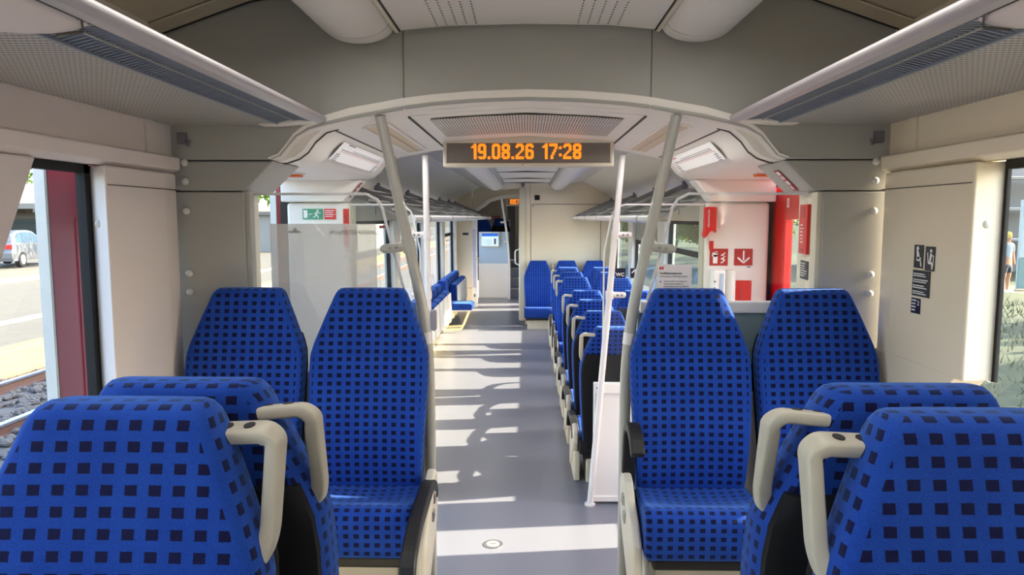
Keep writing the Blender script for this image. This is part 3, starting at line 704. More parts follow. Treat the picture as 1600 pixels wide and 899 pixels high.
# ---- folding seats along the street-side windows
def fold_root(y, label):
    return thing('folding_seat', label, 'seat', (-1.33, y, 0), 0, 'folding seats along the street windows')
def fold_back():
    m = MB().prism([(0,.36),(0,.76),(.03,.785),(.10,.785),(.125,.76),(.135,.40),(.12,.36)], 'y', -.205, .205); box_uv(m); return m
def fold_pad():
    m = MB().prism([(.14,.32),(.14,.67),(.16,.695),(.235,.685),(.245,.66),(.25,.32)], 'y', -.20, .20); box_uv(m); return m
def fold_pan(): return MB().prism([(.252,.30),(.248,.665),(.262,.66),(.272,.30)], 'y', -.20, .20)
def fold_brk(): return MB().prism([(0,.04),(0,.40),(.10,.40),(.26,.30),(.26,.24),(.14,.16),(.12,.04)], 'y', -.19, -.15).prism([(0,.04),(0,.40),(.10,.40),(.26,.30),(.26,.24),(.14,.16),(.12,.04)], 'y', .15, .19).box(0, .10, -.19, .19, .05, .30)
ys = [4.72+.46*k for k in range(12)] + [10.24+.0] + [11.12, 11.54, 11.96, 12.38]
FN = ['first', 'second', 'third', 'fourth', 'fifth', 'sixth', 'seventh', 'eighth', 'ninth', 'tenth', 'eleventh', 'twelfth', 'thirteenth']
for k, y in enumerate(ys):
    if k == 12: continue
    lab = ('folded up blue seat with grey underside, %s past the door in the long row' % FN[k]) if k < 12 else 'folded up blue seat, %s beyond the one folded down seat' % FN[k-13]
    t = fold_root(y, lab)
    shared('fb', 'backrest', fold_back, 'fabric', t, bevel=.012); shared('fp', 'cushion', fold_pad, 'fabric', t, bevel=.012)
    shared('fu', 'seat_pan', fold_pan, 'offwhite', t, bevel=.006); shared('fk', 'bracket', fold_brk, 'yellow_cream', t, bevel=.006)
t = fold_root(10.66, 'the one blue folding seat that is folded down')
shared('fb', 'backrest', fold_back, 'fabric', t, bevel=.012)
def fd(): 
    m = MB().prism([(.12,.34),(.12,.43),(.15,.445),(.50,.445),(.53,.42),(.52,.345)], 'y', -.20, .20); box_uv(m); return m
fd().build('cushion', 'fabric', t, bevel=.014); MB().prism([(.12,.325),(.12,.342),(.51,.346),(.50,.33)], 'y', -.19, .19).build('seat_pan', 'offwhite', t)
MB().bar(rounded_path([(.47,-.16,.325),(.36,-.16,.06),(.10,-.16,.04)], .03), .015, .02, (0,1,0)).build('leg_bracket', 'yellow_cream', t)
MB().bar(rounded_path([(.47,.16,.325),(.36,.16,.06),(.10,.16,.04)], .03), .015, .02, (0,1,0)).build('leg_bracket', 'yellow_cream', t)
shared('fk', 'bracket', fold_brk, 'yellow_cream', t, bevel=.006)

# ================================================================== POLES AND SCREENS
for s in (-1, 1):
    side = DS[s]; xo = .02 if s > 0 else 0
    # grey pole of the near screen
    t = thing('grab_pole', 'thick grey leaning grab pole in front of the glass screen, %s side' % side, 'pole', (s*.385+xo*.3, 2.765, 0))
    path = rounded_path([(-s*.0,0,0),(0,0,1.10),(s*.022,0,1.36),(s*.178,0,2.105)], .5, 8)
    MB().tube(path, [.0205 + .003*max(0, 1-abs(p.z-1.2)/.5) for p in path], 16).build('pole', 'pole_grey', t, smooth=True)
    MB().tube([(s*.070,-.0,1.585),(s*.074,0,1.605),(s*.080,0,1.640)], .0262, 16).build('collar', 'pole_grey', t, smooth=True)
    cl = MB().tube([(s*.06,-.0,1.612),(s*.145,0,1.600),(s*.175,0,1.598),(s*.186,0,1.598)], [.019,.019,.017,.009], 12).build('clamp', 'pole_grey', t, smooth=True)
    MB().disc((s*.120,-.019,1.604), (0,1,0), .006, .003).build('bolt', 'steel', cl); MB().disc((s*.145,-.019,1.601), (0,1,0), .006, .003).build('bolt', 'steel', cl)
    MB().tube([(s*.010,0,1.225),(s*.014,0,1.27)], .0245, 14).build('joint_ring', 'pole_white', t, smooth=True)
    # near glass screen
    t = thing('glass_screen', 'draught screen with clear glass behind the %s pair of seats' % ('street side' if s < 0 else 'red door side'), 'screen', (s*.75, 2.80, 0))
    o = s*.75; zb = 1.10 if s < 0 else 1.39
    g = [(.445,zb),(.475,1.385),(.555,1.70),(.567,1.755),(.588,1.79),(.63,1.812),(1.09,1.812),(1.09,zb)]
    if s > 0: g[0] = (.477,zb); g[1] = (.478,1.395)
    MB().prism([(s*x-o, z) for x, z in g], 'y', -.004, .004).build('glass', 'screen_glass', t)
    MB().bar([(s*x-o, 0, z) for x, z in g[:-1]], .0052, .0035, (0,1,0)).build('edge_trim', 'pole_white', t)
    if s < 0:
        MB().box(s*.405-o, s*1.09-o, -.018, .018, .02, 1.105).build('lower_panel', 'white', t, bevel=.006)
    else:
        MB().box(s*.425-o, s*1.12-o, -.018, .018, .02, 1.03).build('lower_panel', 'white', t, bevel=.006)
        MB().box(s*.448-o, s*1.12-o, -.022, .022, 1.345, 1.392).build('top_rail', 'white', t, bevel=.006)
        MB().box(s*.440-o, s*1.12-o, -.008, .018, 1.14, 1.345).build('middle_panel', 'teal_grey', t)
        MB().box(s*.436-o, s*1.12-o, -.008, .018, 1.03, 1.14).build('dark_strip', 'sticker_black', t, bevel=.004)
    # white pole of the far screen
    xt, xb = (-.585, -.567) if s < 0 else (.547, .383)
    t = thing('grab_pole', 'slim white grab pole at the far side of the doorway space, %s side' % side, 'pole', (xb, 4.13, 0))
    MB().tube([(0,0,0),((xt-xb)*.5,0,1.04),(xt-xb,0,2.075)], .0185, 14).build('pole', 'pole_white', t, smooth=True)
    MB().tube([(0,0,0),(0,0,.012)], .032, 14).build('foot', 'pole_white', t)
    for z in (1.62, 1.27):
        x = (xt-xb)*z/2.075; q = -1 if s < 0 else 1
        cm = MB().tube([(x,0,z),(x+q*.05,0,z),(x+q*.085,0,z),(x+q*.095,0,z)], [.019,.018,.018,.012], 12).tube([(x,0,z-.024),(x,0,z+.024)], .0235, 14).build('clamp', 'pole_white', t, smooth=40)
        for j in (.045, .07): MB().disc((x+q*j, -.018, z), (0,1,0), .006, .003).build('bolt', 'steel', cm)
    if s < 0:
        b = MB().box(.012, .040, -.045, .015, 1.06, 1.18).build('door_button', 'print_grey', t, bevel=.012, seg=3)
    # far glass screen with white framed panel
    t = thing('partition', 'low white framed partition with a clear glass top, %s side of the far saloon' % side, 'partition', (s*.7, 4.16, 0))
    o = s*.7; xi = .40 if s > 0 else .585
    MB().box(s*xi-o, s*1.03-o, -.012, .012, .02, .737).build('panel', 'white', t, bevel=.003)
    f = MB(); f.box(s*xi-o, s*1.03-o, -.022, .022, .68, .742).box(s*xi-o, s*1.03-o, -.02, .02, .015, .05).box(s*xi-o, s*(xi+.012)-o, -.02, .02, .05, .68)
    f.build('frame', 'white', t, bevel=.004)
    for j in (.02, .045): MB().disc((s*(xi+j)-o, -.0225, .715), (0,1,0), .006, .003).build('screw', 'steel', t)
    xg = .452 if s > 0 else .625
    g = [(xg,.742),(xg,1.52),(xg+.035,1.70),(xg+.052,1.755),(xg+.085,1.785),(xg+.12,1.795),(1.03,1.795),(1.03,.742)]
    MB().prism([(s*x-o, z) for x, z in g], 'y', -.004, .004).build('glass', 'screen_glass', t)
    MB().bar([(s*x-o, 0, z) for x, z in g[:-1]], .005, .0025, (0,1,0)).build('edge_trim', 'pole_white', t)

# ================================================================== CLOCK DISPLAY
GL = {'0': ".####.|######|##..##|##..##|##..##|##..##|##..##|##..##|##..##|######|.####.", '1': "..##|.###|####|..##|..##|..##|..##|..##|..##|..##|..##",
      '9': ".####.|######|##..##|##..##|##..##|######|.#####|....##|....##|######|.####.", '8': ".####.|######|##..##|##..##|######|.####.|######|##..##|##..##|######|.####.",
      '2': ".####.|######|##..##|....##|....##|...##.|..##..|.##...|##....|######|######", '6': ".####.|######|##..##|##....|#####.|######|##..##|##..##|##..##|######|.####.",
      '7': "######|######|....##|....##|...##.|...##.|..##..|..##..|.##...|.##...|.##...", '.': "..|..|..|..|..|..|..|..|..|##|##", ':': "..|..|##|##|..|..|..|##|##|..|..", ' ': "....|....|....|....|....|....|....|....|....|....|....",
      'R': "#####.|######|##..##|##..##|##..##|#####.|####..|##.##.|##..##|##..##|##..##", 'B': "#####.|######|##..##|##..##|#####.|#####.|##..##|##..##|##..##|######|#####."}
def led_text(s, x0, ztop, p, y, q=.92):
    m = MB(); x = x0
    for ch in s:
        rows = GL[ch].split('|')
        for j, r_ in enumerate(rows):
            for i, c_ in enumerate(r_):
                if c_ == '#': m.box(x+i*p, x+(i+q)*p, y-.001, y, ztop-(j+q)*p, ztop-j*p)
        x += (len(rows[0])+1)*p
    return m, x
t = thing('clock_display', 'hanging display box showing the date and time in orange dots', 'display', (.008, 3.86, 0))
m = MB()
m.box(-.458,.458,0,.10,1.992,2.012).box(-.458,.458,0,.10,2.118,2.152).box(-.458,-.438,0,.10,2.0,2.13).box(.438,.458,0,.10,2.0,2.13).box(-.45,.45,.03,.10,2.0,2.14)
m.build('housing', 'cream', t, bevel=.006)
MB().prism([(-.456,2.150),(.456,2.150),(.44,2.170),(-.44,2.170)], 'y', .004, .10).build('top_cover', 'cream', t, bevel=.003)
MB().box(-.44,.44,.010,.03,2.01,2.12).build('screen', 'led_panel', t)
g = MB()
for k in range(120): g.box(-.437+.0073*k, -.437+.0073*k+.0018, .008, .0105, 2.014, 2.117)
g.build('dot_columns', 'led_dark', t)
m, xe = led_text('19.08.26 17:28', 0, 0, .0075, 0)
wd = xe - .0075
m, _ = led_text('19.08.26 17:28', -.012-wd/2, 2.114, .0075, .0078); m.build('lettering', 'led', t)
MB().disc((-.03,-.001,2.002), (0,1,0), .003, .002).build('keyhole', 'black', t)

# ================================================================== NEAR RACKS, LIGHT DUCTS, SOFFIT LAMPS, ROUTE STRIPS
for s in (-1, 1):
    side = 'street' if s < 0 else 'red door'
    t = thing('luggage_rack', 'overhead rack with perforated underside above the %s side windows near the camera' % side, 'rack')
    MB().prism([(s*.925,2.066),(s*1.358,2.068),(s*1.358,2.076),(s*.925,2.075)], 'y', Y0+.02, 2.72).build('perforated_panel', 'perforated', t)
    MB().prism([(s*.757,2.090),(s*.760,2.083),(s*.776,2.076),(s*.802,2.073),(s*.802,2.090),(s*.788,2.104),(s*.772,2.106),(s*.760,2.100)], 'y', Y0+.02, 2.725).build('front_rail', 'rail_lavender', t, bevel=.005, seg=3)
    MB().prism([(s*.806,2.10),(s*.925,2.10),(s*.925,2.115),(s*.806,2.115)], 'y', 1.36, 2.70).build('grille_backing', 'grille_deep', t)
    m = MB(); y = 1.30
    while y < 2.66:
        m.prism([(s*.802,2.074),(s*.84,2.078),(s*.88,2.078),(s*.925,2.067),(s*.925,2.100),(s*.802,2.104)], 'y', y, y+.006); y += .0175
    m.build('grille_slats', 'grille_blue', t)
    MB().box(s*.858, s*.862, 1.36, 2.68, 2.0755, 2.080).build('grille_wire', 'pole_grey', t)
    MB().bar([(s*.925,1.30,2.067),(s*.925,2.70,2.067)], .005, .003, (0,0,1)).build('grille_edge', 'grille_blue', t)
    ring = [(.806,2.078),(.815,2.066),(.85,2.050),(.90,2.042),(.96,2.044),(1.0,2.056),(1.02,2.068),(1.02,2.08),(.806,2.09)]
    rr = []
    for y, q in ((Y0+.05,1),(1.18,1),(1.28,.9),(1.34,.6),(1.37,.12)): rr.append([(s*(.806+(x-.806)*(.55+.45*q)), y, 2.085+(z-2.085)*q) for x, z in ring])
    sp = MB().loft(rr).build('lamp_panel', 'cool_panel', t, smooth=40)
    MB().tube([(s*.80,Y0+.1,2.074),(s*.80,1.30,2.074),(s*.825,1.345,2.064),(s*.87,1.335,2.056)], .0025, 6).build('panel_joint', 'seam', sp)
    MB().prism([(s*.762,2.098),(s*.79,2.073),(s*.93,2.062),(s*1.0,2.062),(s*.95,2.10)], 'y', 2.66, 2.728).build('end_piece', 'white_panel', t, bevel=.006)
    t = thing('coat_hook', 'small fold out coat hook under the rack at the %s side bulkhead' % side, 'hook', (s*1.315, YB-.001, 2.02))
    MB().box(-.018,.018,-.012,.004,-.022,.022).build('plate', 'print_grey', t, bevel=.004); MB().bar([(-s*.012,-.008,-.015),(-s*.03,-.02,-.026),(-s*.034,-.022,-.008)], .006, .004, (0,1,0)).build('hook', 'print_grey', t)
    # light duct
    t = thing('light_duct', 'rounded white light duct under the ceiling near the camera, %s side' % side, 'light duct', (s*.615, 0, 0))
    def dr(hw, rz_, zt): return [(hw*math.cos(a), None, 2.415 - rz_*math.sin(a)) for a in [PI*k/18 for k in range(19)]] + [(-hw, None, zt), (hw, None, zt)]
    def ring_at(y, hw, rz_): return [(x, y, z) for x, _, z in dr(hw, rz_, 2.445)]
    MB().loft([ring_at(Y0, .126, .062), ring_at(2.585, .126, .062)]).build('body', 'ceiling_white', t, smooth=40)
    MB().loft([ring_at(2.59, .126, .062), ring_at(2.64, .125, .062), ring_at(2.68, .124, .058), ring_at(2.70, .116, .050)]).build('end_cap', 'ceiling_white', t, smooth=40)
    # duct in far saloon
    t = thing('light_duct', 'rounded white light duct along the far saloon ceiling, %s side' % side, 'light duct', (s*.49, 0, 0))
    def r2(y, hw, q): return [(hw*math.cos(a), y, 2.232 - q*math.sin(a)) for a in [PI*k/14 for k in range(15)]] + [(-hw, y, 2.238), (hw, y, 2.238)]
    MB().loft([r2(4.30,.115,.095), r2(11.15,.115,.095), r2(11.28,.10,.07)]).build('body', 'ceiling_white', t, smooth=40)
    # long lamp in the soffit
    t = thing('ceiling_lamp', 'long beige lamp strip in the lowered ceiling, %s side' % side, 'lamp', (s*.62, 3.5, 0))
    tilt = -s*.19
    zf = lambda x: 2.110 + (abs(s*.62+x)-.56)*(2.073-2.110)/.19
    q = MB(); a, b = -.042, .042
    for x0, x1, y0, y1 in ((a-.012, a, -.55, .55), (b, b+.012, -.55, .55), (a, b, -.562, -.55), (a, b, .55, .562)):
        q.prism([(x0, zf(x0)-.007), (x1, zf(x1)-.007), (x1, zf(x1)+.004), (x0, zf(x0)+.004)], 'y', y0, y1)
    q.build('frame', 'white_panel', t)
    MB().prism([(a, zf(a)-.003), (b, zf(b)-.003), (b, zf(b)+.004), (a, zf(a)+.004)], 'y', -.55, .55).build('diffuser', 'lamp_beige', t)
    MB().bar([(0,-.55,zf(0)-.004),(0,.55,zf(0)-.004)], .004, .003, (0,0,1)).build('centre_rib', 'beige_ceiling', t)
    # route strip on the sloping cove
    A = Vector((s*.8015, 0, 2.052)); B_ = Vector((s*.8725, 0, 1.978)); up = (A-B_); L = up.length
    n = Vector((-s*.72,0,-.70)); y0 = 3.14 if s < 0 else 4.08; rd = (0,1,0) if s < 0 else (0,-1,0)
    t = thing('route_strip', 'white strip of the line and its stops on the sloping cove, %s side' % side, 'route map', (0,0,0))
    o = B_ + Vector((0, y0, 0)) + n*.004
    W = .92
    Flat(o, rd, up, .001).rect(0,0,W,L).build('sheet', 'white', t)
    o2 = o + n*.0011
    Flat(o2, rd, up).rect(.06,L*.53,W-.06,L*.545).rect(.06,L*.40,.063,L*.53).rect(W-.063,L*.40,W-.06,L*.53).build('line', 'print_red', t)
    f = Flat(o2, rd, up)
    for k in range(26):
        f.rect(.06+.0305*k, L*.60, .060+.0305*k+.017, L*.66)
        if k > 5: f.rect(.06+.0305*k, L*.70, .060+.0305*k+.015, L*.75)
    f.greek(.03, L*.34, .10, 4, .011, .004, 3).greek(W-.10, L*.34, W-.03, 4, .011, .004, 4)
    if s < 0: f.rect(.10, L*.93, .22, L*.985)
    f.build('stop_names', 'print_grey', t)
    if s > 0: Flat(o2, rd, up).rect(.09, L*.86, .17, L*.91).build('logo', 'print_red', t)

# ================================================================== FAR LUGGAGE RACKS
for s in (-1, 1):
    side = 'street' if s < 0 else 'seat row'
    ye = 13.5 if s < 0 else 11.38; xf = .685 if s < 0 else .745
    t = thing('luggage_rack', 'sloping grey luggage rack over the %s' % ('folding seats' if s < 0 else 'rows of blue seats'), 'rack', (0,0,0))
    MB().tube([(s*xf, 4.24, 1.712), (s*xf, ye, 1.712)], .026, 12).build('front_rail', 'pole_white', t, smooth=True)
    MB().prism([(s*(xf+.02),1.700),(s*1.30,1.945),(s*1.30,1.953),(s*(xf+.02),1.708)], 'y', 4.3, ye-.02).build('shelf', 'rack_grey', t)
    for y in ([4.9, 6.4, 8.0, 9.4, 10.9, 12.2, 13.3] if s < 0 else [4.7, 6.1, 7.5, 8.9, 10.25, 11.3]):
        a = MB().bar([(s*1.33, y, 1.985), (s*(xf+.03), y, 1.735)], .014, .02, (0,0,1)).build('arm', 'rack_grey', t, bevel=.004)
        MB().box(s*1.315, s*1.358, y-.03, y+.03, 1.94, 2.03).build('wall_bracket', 'shell_black' if False else 'print_grey', a, bevel=.008)
        MB().tube([(s*xf, y-.010, 1.712), (s*xf, y+.010, 1.712)], .0275, 12).build('clip_ring', 'sticker_black', a)
    for k in range(4):
        x = xf + .12 + .14*k; z = 1.712 + (x-xf)*.383 + .012
        MB().bar([(s*x, 4.3, z), (s*x, ye-.03, z)], .008, .006, (0,0,1)).build('shelf_rod', 'pole_grey', t)
tag(MB().box(1.345,1.36,7.9,8.3,1.70,1.728).build('red_label', 'red'), 'thin red label under the rack over the seat rows', 'label')
tag(MB().box(-1.36,-1.345,6.55,6.75,1.62,1.645).build('red_label', 'red'), 'thin red label at the top of a street side window', 'label')

# ================================================================== SIGNS AND NOTICES
X = (1,0,0); Z = (0,0,1)
def plate(name, label, cat, o, w, h, m, r_=X, u_=Z, th=.004, group=None):
    t = thing(name, label, cat, o, 0, group)
    MBt = Flat((0,0,0), r_, u_, th); MBt.rect(0,0,w,h); MBt.build('plate', m, t); return t
yc = 4.139
# fire extinguisher sign
t = plate('extinguisher_sign', 'red square sign with white fire extinguisher and flames', 'sign', (1.061, yc, 1.443), .104, .097, 'sign_red')
f = Flat((0,-.0042,0), X, Z)
f.rect(.018,.012,.044,.062).circ(.031,.062,.013).rect(.026,.07,.036,.080).poly([(.024,.078),(.040,.083),(.046,.079),(.040,.075)]).line(.030,.080,.016,.070,.005).line(.016,.071,.014,.052,.005)
for j, (a, b) in enumerate(((.012,.022),(.034,.044),(.055,.064))): f.poly([(.062,a),(.076,a+.004),(.092,b+.012),(.084,b+.010),(.072,a+.010),(.066,a+.010)])
f.poly([(.070,.03),(.078,.045),(.076,.065),(.084,.05),(.083,.03)]).build('pictogram', 'white', t)
# arrow sign
t = plate('arrow_sign', 'red square sign with a white arrow pointing down', 'sign', (1.203, yc, 1.443), .104, .097, 'sign_red')
Flat((0,-.0042,0), X, Z).rect(.048,.03,.056,.086).line(.052,.016,.018,.046,.009).line(.052,.016,.086,.046,.009).build('arrow', 'white', t)
Flat((.075,-.0005,-.012), X, Z).rect(0,0,.02,.006).build('print_mark', 'print_grey', t)
t = plate('red_plate', 'plain red plate low on the white end cabinet under the arrow sign', 'plate', (1.208, yc, 1.02), .098, .336, 'red')
f = Flat((0,-.0042,0), X, Z); f.circ(.008,.328,.003).circ(.09,.328,.003).build('screw', 'steel', t)
Flat((0,-.0042,0), X, Z).line(.035,.30,.055,.14,.003).build('scratch', 'print_grey', t)
# extinguisher cabinet
t = thing('extinguisher_box', 'white box holding the fire extinguisher under the extinguisher sign', 'extinguisher box', (1.134, 4.10, .9))
MB().box(-.070,.005,-.03,.04,0,.52).build('holder', 'white', t, bevel=.012, seg=3); MB().tube([(.035,0,0),(.035,0,.50),(.035,0,.52)], [.033,.033,.026], 16).build('cylinder', 'offwhite', t, smooth=True)
MB().box(-.028,-.008,-.034,-.029,.10,.50).build('gauge_slot', 'ice_blue', t); Flat((-.062,-.0305,.36), X, Z).rect(0,0,.008,.012).rect(0,.05,.008,.062).rect(0,.09,.01,.10).build('print', 'print_grey', t)
# red hammer holder and small sticker
t = thing('hammer_holder', 'red emergency hammer holder on the edge of the white cabinet', 'holder', (1.045, 4.10, 1.60))
MB().prism([(-.03,.06),(-.03,.18),(.035,.18),(.035,.03),(.02,.045),(.0,.04),(-.012,.02),(-.03,0),(-.038,.02)], 'y', -.025, .03).build('body', 'red', t, bevel=.006)
text('lettering', 'NOTHAMMER', .016, (-.012, -.027, .115), (0,0,-1), (1,0,0), 'white', t)
plate('red_sticker', 'small red and white sticker under the hammer holder', 'sticker', (1.056, yc-.001, 1.535), .024, .05, 'red')
# exit sign
t = plate('exit_sign', 'green emergency exit sign with a running figure and arrow', 'sign', (-1.305, yc, 1.709), .117, .061, 'green')
f = Flat((0,-.0042,0), X, Z); f.rect(.006,.008,.028,.053).circ(.088,.050,.006).line(.088,.044,.078,.026,.008).line(.078,.026,.092,.016,.006).line(.092,.016,.088,.006,.005).line(.078,.026,.070,.014,.006).line(.070,.014,.060,.012,.005)
f.line(.086,.042,.098,.034,.004).line(.098,.034,.104,.040,.004).line(.085,.042,.074,.038,.004).line(.074,.038,.070,.030,.004).rect(.034,.028,.058,.032).poly([(.033,.030),(.042,.037),(.042,.023)])
f.build('pictogram', 'white', t)
t = plate('red_notice', 'red notice with four white lines beside the exit sign', 'sign', (-1.178, yc, 1.709), .066, .061, 'red')
f = Flat((.005,-.0042,0), X, Z); [f.rect(0, .048-.011*k, .055-.01*(k % 2), .052-.011*k) for k in range(4)]; f.build('print', 'white', t)
t = plate('red_equipment_box', 'narrow red equipment box with a dark window at the edge of the exit sign cabinet', 'panel', (-1.068, yc, 1.55), .034, .22, 'red')
Flat((.008,-.0042,.14), X, Z).rect(0,0,.018,.05).build('window', 'sign_red', t)
# stickers on slanted headers
def slant(label, P0, P1, y, wy):
    a, b = Vector((P0[0], y, P0[1])), Vector((P1[0], y, P1[1]))
    t = thing('warning_strip', label, 'sticker', (0,0,0)); d = b-a; r_ = d.normalized(); u_ = Vector((0,1,0)) if r_.x*1 > 0 and False else Vector((0,-1,0))
    n = r_.cross(u_)
    if n.z > 0: u_ = -u_; n = -n
    o = a + n*.002
    Flat(o, r_, u_, .001).rect(0,-wy/2,d.length,wy/2).build('strip', 'sign_red', t)
    f = Flat(o+n*.0011, r_, u_); L = d.length
    f.rect(L*.06,-wy*.3,L*.22,wy*.3).rect(L*.28,-wy*.3,L*.44,-wy*.05).rect(L*.28,wy*.1,L*.44,wy*.3).rect(L*.52,-wy*.3,L*.70,wy*.3).rect(L*.75,-wy*.25,L*.94,wy*.05).build('print', 'white', t)
slant('red and white warning strip on the slanted door header by the red door', (1.000,1.908), (1.082,1.830), 2.90, .05)
slant('red and white warning strip on the slanted header above the exit sign cabinet', (-1.035,1.838), (-.965,1.921), 4.17, .05)
# red emergency panel and dark sticker on the door reveal
rv = Vector((.03,.26,0)).normalized(); ra = -rv; o = Vector((1.125,2.80,0)) + rv*.19 + Vector((-1,.115,0)).normalized()*.001
t = thing('emergency_panel', 'tall red emergency panel with white text on the red door reveal', 'panel', (o.x, o.y, 1.572))
Flat((0,0,0), ra, Z, .012).rect(0,0,.115,.20).build('plate', 'red', t)
n_ = ra.cross(Vector(Z)); Flat(n_*.0122, ra, Z).rect(.022,.145,.082,.19).rect(.015,.008,.075,.022).build('dark_field', 'sign_red', t)
Flat(n_*.0122, ra, Z).greek(.02,.115,.07,6,.014,.0045,2).build('print', 'white', t)
t = thing('info_sticker', 'dark grey sticker with white text under the red emergency panel', 'sticker', (o.x, o.y, 1.468))
Flat((0,0,0), ra, Z, .002).rect(0,0,.115,.075).build('plate', 'sticker_black', t); Flat(n_*.0022, ra, Z).greek(.01,.062,.10,6,.010,.004,5).build('print', 'offwhite', t)
# WC and arrow signs on the far glass
yg = 4.153
t = plate('wc_sign', 'dark blue square sign reading WC on the glass', 'sign', (.520, yg, 1.367), .058, .058, 'navy')
text('lettering', 'WC', .028, (.026, -.0046, .020), X, Z, 'white', t, bold=.02)
t = plate('direction_sign', 'dark blue square sign with a white arrow pointing up on the glass', 'sign', (.606, yg, 1.367), .056, .058, 'navy')
Flat((0,-.0042,0), X, Z).rect(.0245,.008,.0315,.048).line(.028,.052,.008,.030,.006).line(.028,.052,.048,.030,.006).build('arrow', 'white', t)
# tariff sheet
t = thing('tariff_sheet', 'white printed tariff notice standing behind the sunlit aisle seat', 'notice', (.508, 2.776, 1.335))
Flat((0,0,0), X, Z, .001).rect(0,0,.136,.203).build('sheet', 'paper', t)
Flat((0,-.0012,0), X, Z).rect(.010,.183,.017,.193).rect(.019,.183,.026,.193).build('logo', 'red', t)
text('lettering', 'Tarifinformationen', .0115, (.010, -.0015, .168), X, Z, 'sticker_black', t, align='LEFT', bold=.015)
text('lettering', 'Tarifaushang von DB Regio Bayern', .0078, (.010, -.0015, .156), X, Z, 'print_grey', t, align='LEFT')
Flat((0,-.0012,0), X, Z).greek(.028,.135,.125,3,.010,.003,8).greek(.028,.100,.125,2,.010,.003,9).greek(.028,.072,.125,4,.010,.003,10).rect(.012,.132,.018,.138).rect(.012,.098,.018,.104).build('print', 'print_grey', t)
# poster on the street-side glass, seen from behind
t = thing('poster', 'large pale network map poster seen from behind on the street side glass', 'poster', (-1.02, 2.812, 1.105))
MB().box(0,.424,0,.0012,0,.59).build('sheet', 'poster', t)
text('lettering', 'LINIENNETZPLAN', .024, (.335, .002, .555), (-1,0,0), Z, 'print_grey', t)
Flat((.12,.0018,.545), (-1,0,0), Z).rect(0,.01,.05,.016).poly([(.01,.018),(.02,.03),(.03,.018)]).build('logo', 'print_grey', t)
# stickers on the pillar panel of the red-door side
xs = 1.3235
def wallsticker(name, label, y0, z0, w_, h_, m):
    t = thing(name, label, 'sticker', (xs, y0, z0)); Flat((0,0,0), (0,-1,0), Z, .001).rect(0,0,w_,h_).build('plate', m, t); return t
RR = (0,-1,0)
t = wallsticker('seat_sticker', 'black sticker with a white figure leaning back in a seat', 2.452, 1.550, .055, .078, 'sticker_black')
f = Flat((-.0011,0,0), RR, Z); f.circ(.022,.066,.007).poly([(.015,.06),(.028,.056),(.036,.036),(.034,.028),(.020,.030)]).poly([(.018,.024),(.042,.024),(.044,.036),(.030,.038),(.016,.036)]).line(.040,.030,.046,.006,.006).build('figure', 'white', t)
t = wallsticker('seat_sticker', 'black sticker with a white figure seated at a table', 2.384, 1.545, .055, .080, 'sticker_black')
f = Flat((-.0011,0,0), RR, Z); f.circ(.034,.066,.006).poly([(.030,.058),(.040,.056),(.036,.034),(.024,.028)]).line(.036,.050,.050,.050,.004).line(.050,.050,.046,.014,.004).line(.014,.060,.020,.026,.004).rect(.020,.022,.042,.030).line(.040,.026,.044,.006,.006).build('figure', 'white', t)
t = wallsticker('text_sticker', 'square black sticker with several lines of white print', 2.454, 1.455, .105, .088, 'sticker_black')
f = Flat((-.0011,0,0), RR, Z)
for k in range(4): f.greek(.006, .074-.020*k, .098, 2, .007, .0035, 20+k, .3)
f.build('print', 'white', t)
t = wallsticker('class_sticker', 'small black sticker with white print and the number 2', 2.454, 1.395, .055, .052, 'navy')
text('lettering', '2', .022, (-.0015, -.045, .036), RR, Z, 'white', t)
Flat((-.0011,0,0), RR, Z).greek(.005,.042,.032,4,.011,.0045,31,.2).build('print', 'white', t)

# floor plug
t = thing('floor_plug', 'round metal plug set in the sunlit strip of floor', 'floor plug', (-.175, 3.60, 0))
MB().disc((0,0,.001), Z, .052, .003, 28).build('ring', 'steel', t); MB().disc((0,0,.0025), Z, .034, .002, 24).build('plate', 'pole_grey', t); MB().box(-.016,.016,-.004,.004,.003,.0042).build('slot', 'black', t)


# ================================================================== FAR VESTIBULE
t = thing('low_screen', 'white low partition with a bluish glass top in front of the far steps', 'partition', (-.68, 15.0, 0))
MB().box(-.335,.335,-.02,.02,.02,.75).build('panel', 'white', t, bevel=.006); MB().box(-.33,.31,-.012,.012,.75,1.42).build('glass', 'ice_blue', t); MB().box(.30,.335,-.014,.014,.75,1.42).build('dark_edge', 'sticker_black', t)
t = thing('info_screen', 'pale blue information screen mounted on the far bluish partition', 'screen', (-.77, 14.955, 1.10))
MB().box(-.20,.20,-.015,.028,0,.32).build('housing', 'offwhite', t, bevel=.01); MB().box(-.17,.17,-.018,-.014,.03,.29).build('display', 'screen_pale', t); MB().box(-.17,.17,-.021,-.017,.225,.29).build('header_bar', 'screen_blue', t)
Flat((-.12,-.0185,.06), X, Z).rect(0,0,.008,.12).rect(.04,0,.16,.008).rect(.04,.04,.16,.048).rect(.04,.08,.16,.088).rect(.20,0,.25,.12).build('print', 'print_grey', t)
t = thing('grab_pole', 'slim white bent grab pole far down the aisle before the steps', 'pole', (-.37, 14.9, 0))
MB().tube(rounded_path([(0,0,0),(0,0,.9),(-.04,0,1.35),(-.16,0,2.13)], .4, 6), .022, 10).build('pole', 'pole_white', t, smooth=True)
for z, x in ((1.62,-.09),(1.22,-.02)): MB().tube([(x,0,z),(x-.09,0,z)], .018, 8).build('clamp', 'pole_white', t, smooth=True)
t = thing('line_display', 'small hanging display with orange letters far down the aisle', 'display', (-.02, 13.30, 0))
MB().box(-.36,.36,0,.08,1.935,2.085).build('housing', 'cream', t, bevel=.006); MB().box(-.335,.335,-.004,.004,1.955,2.065).build('screen', 'led_panel', t)
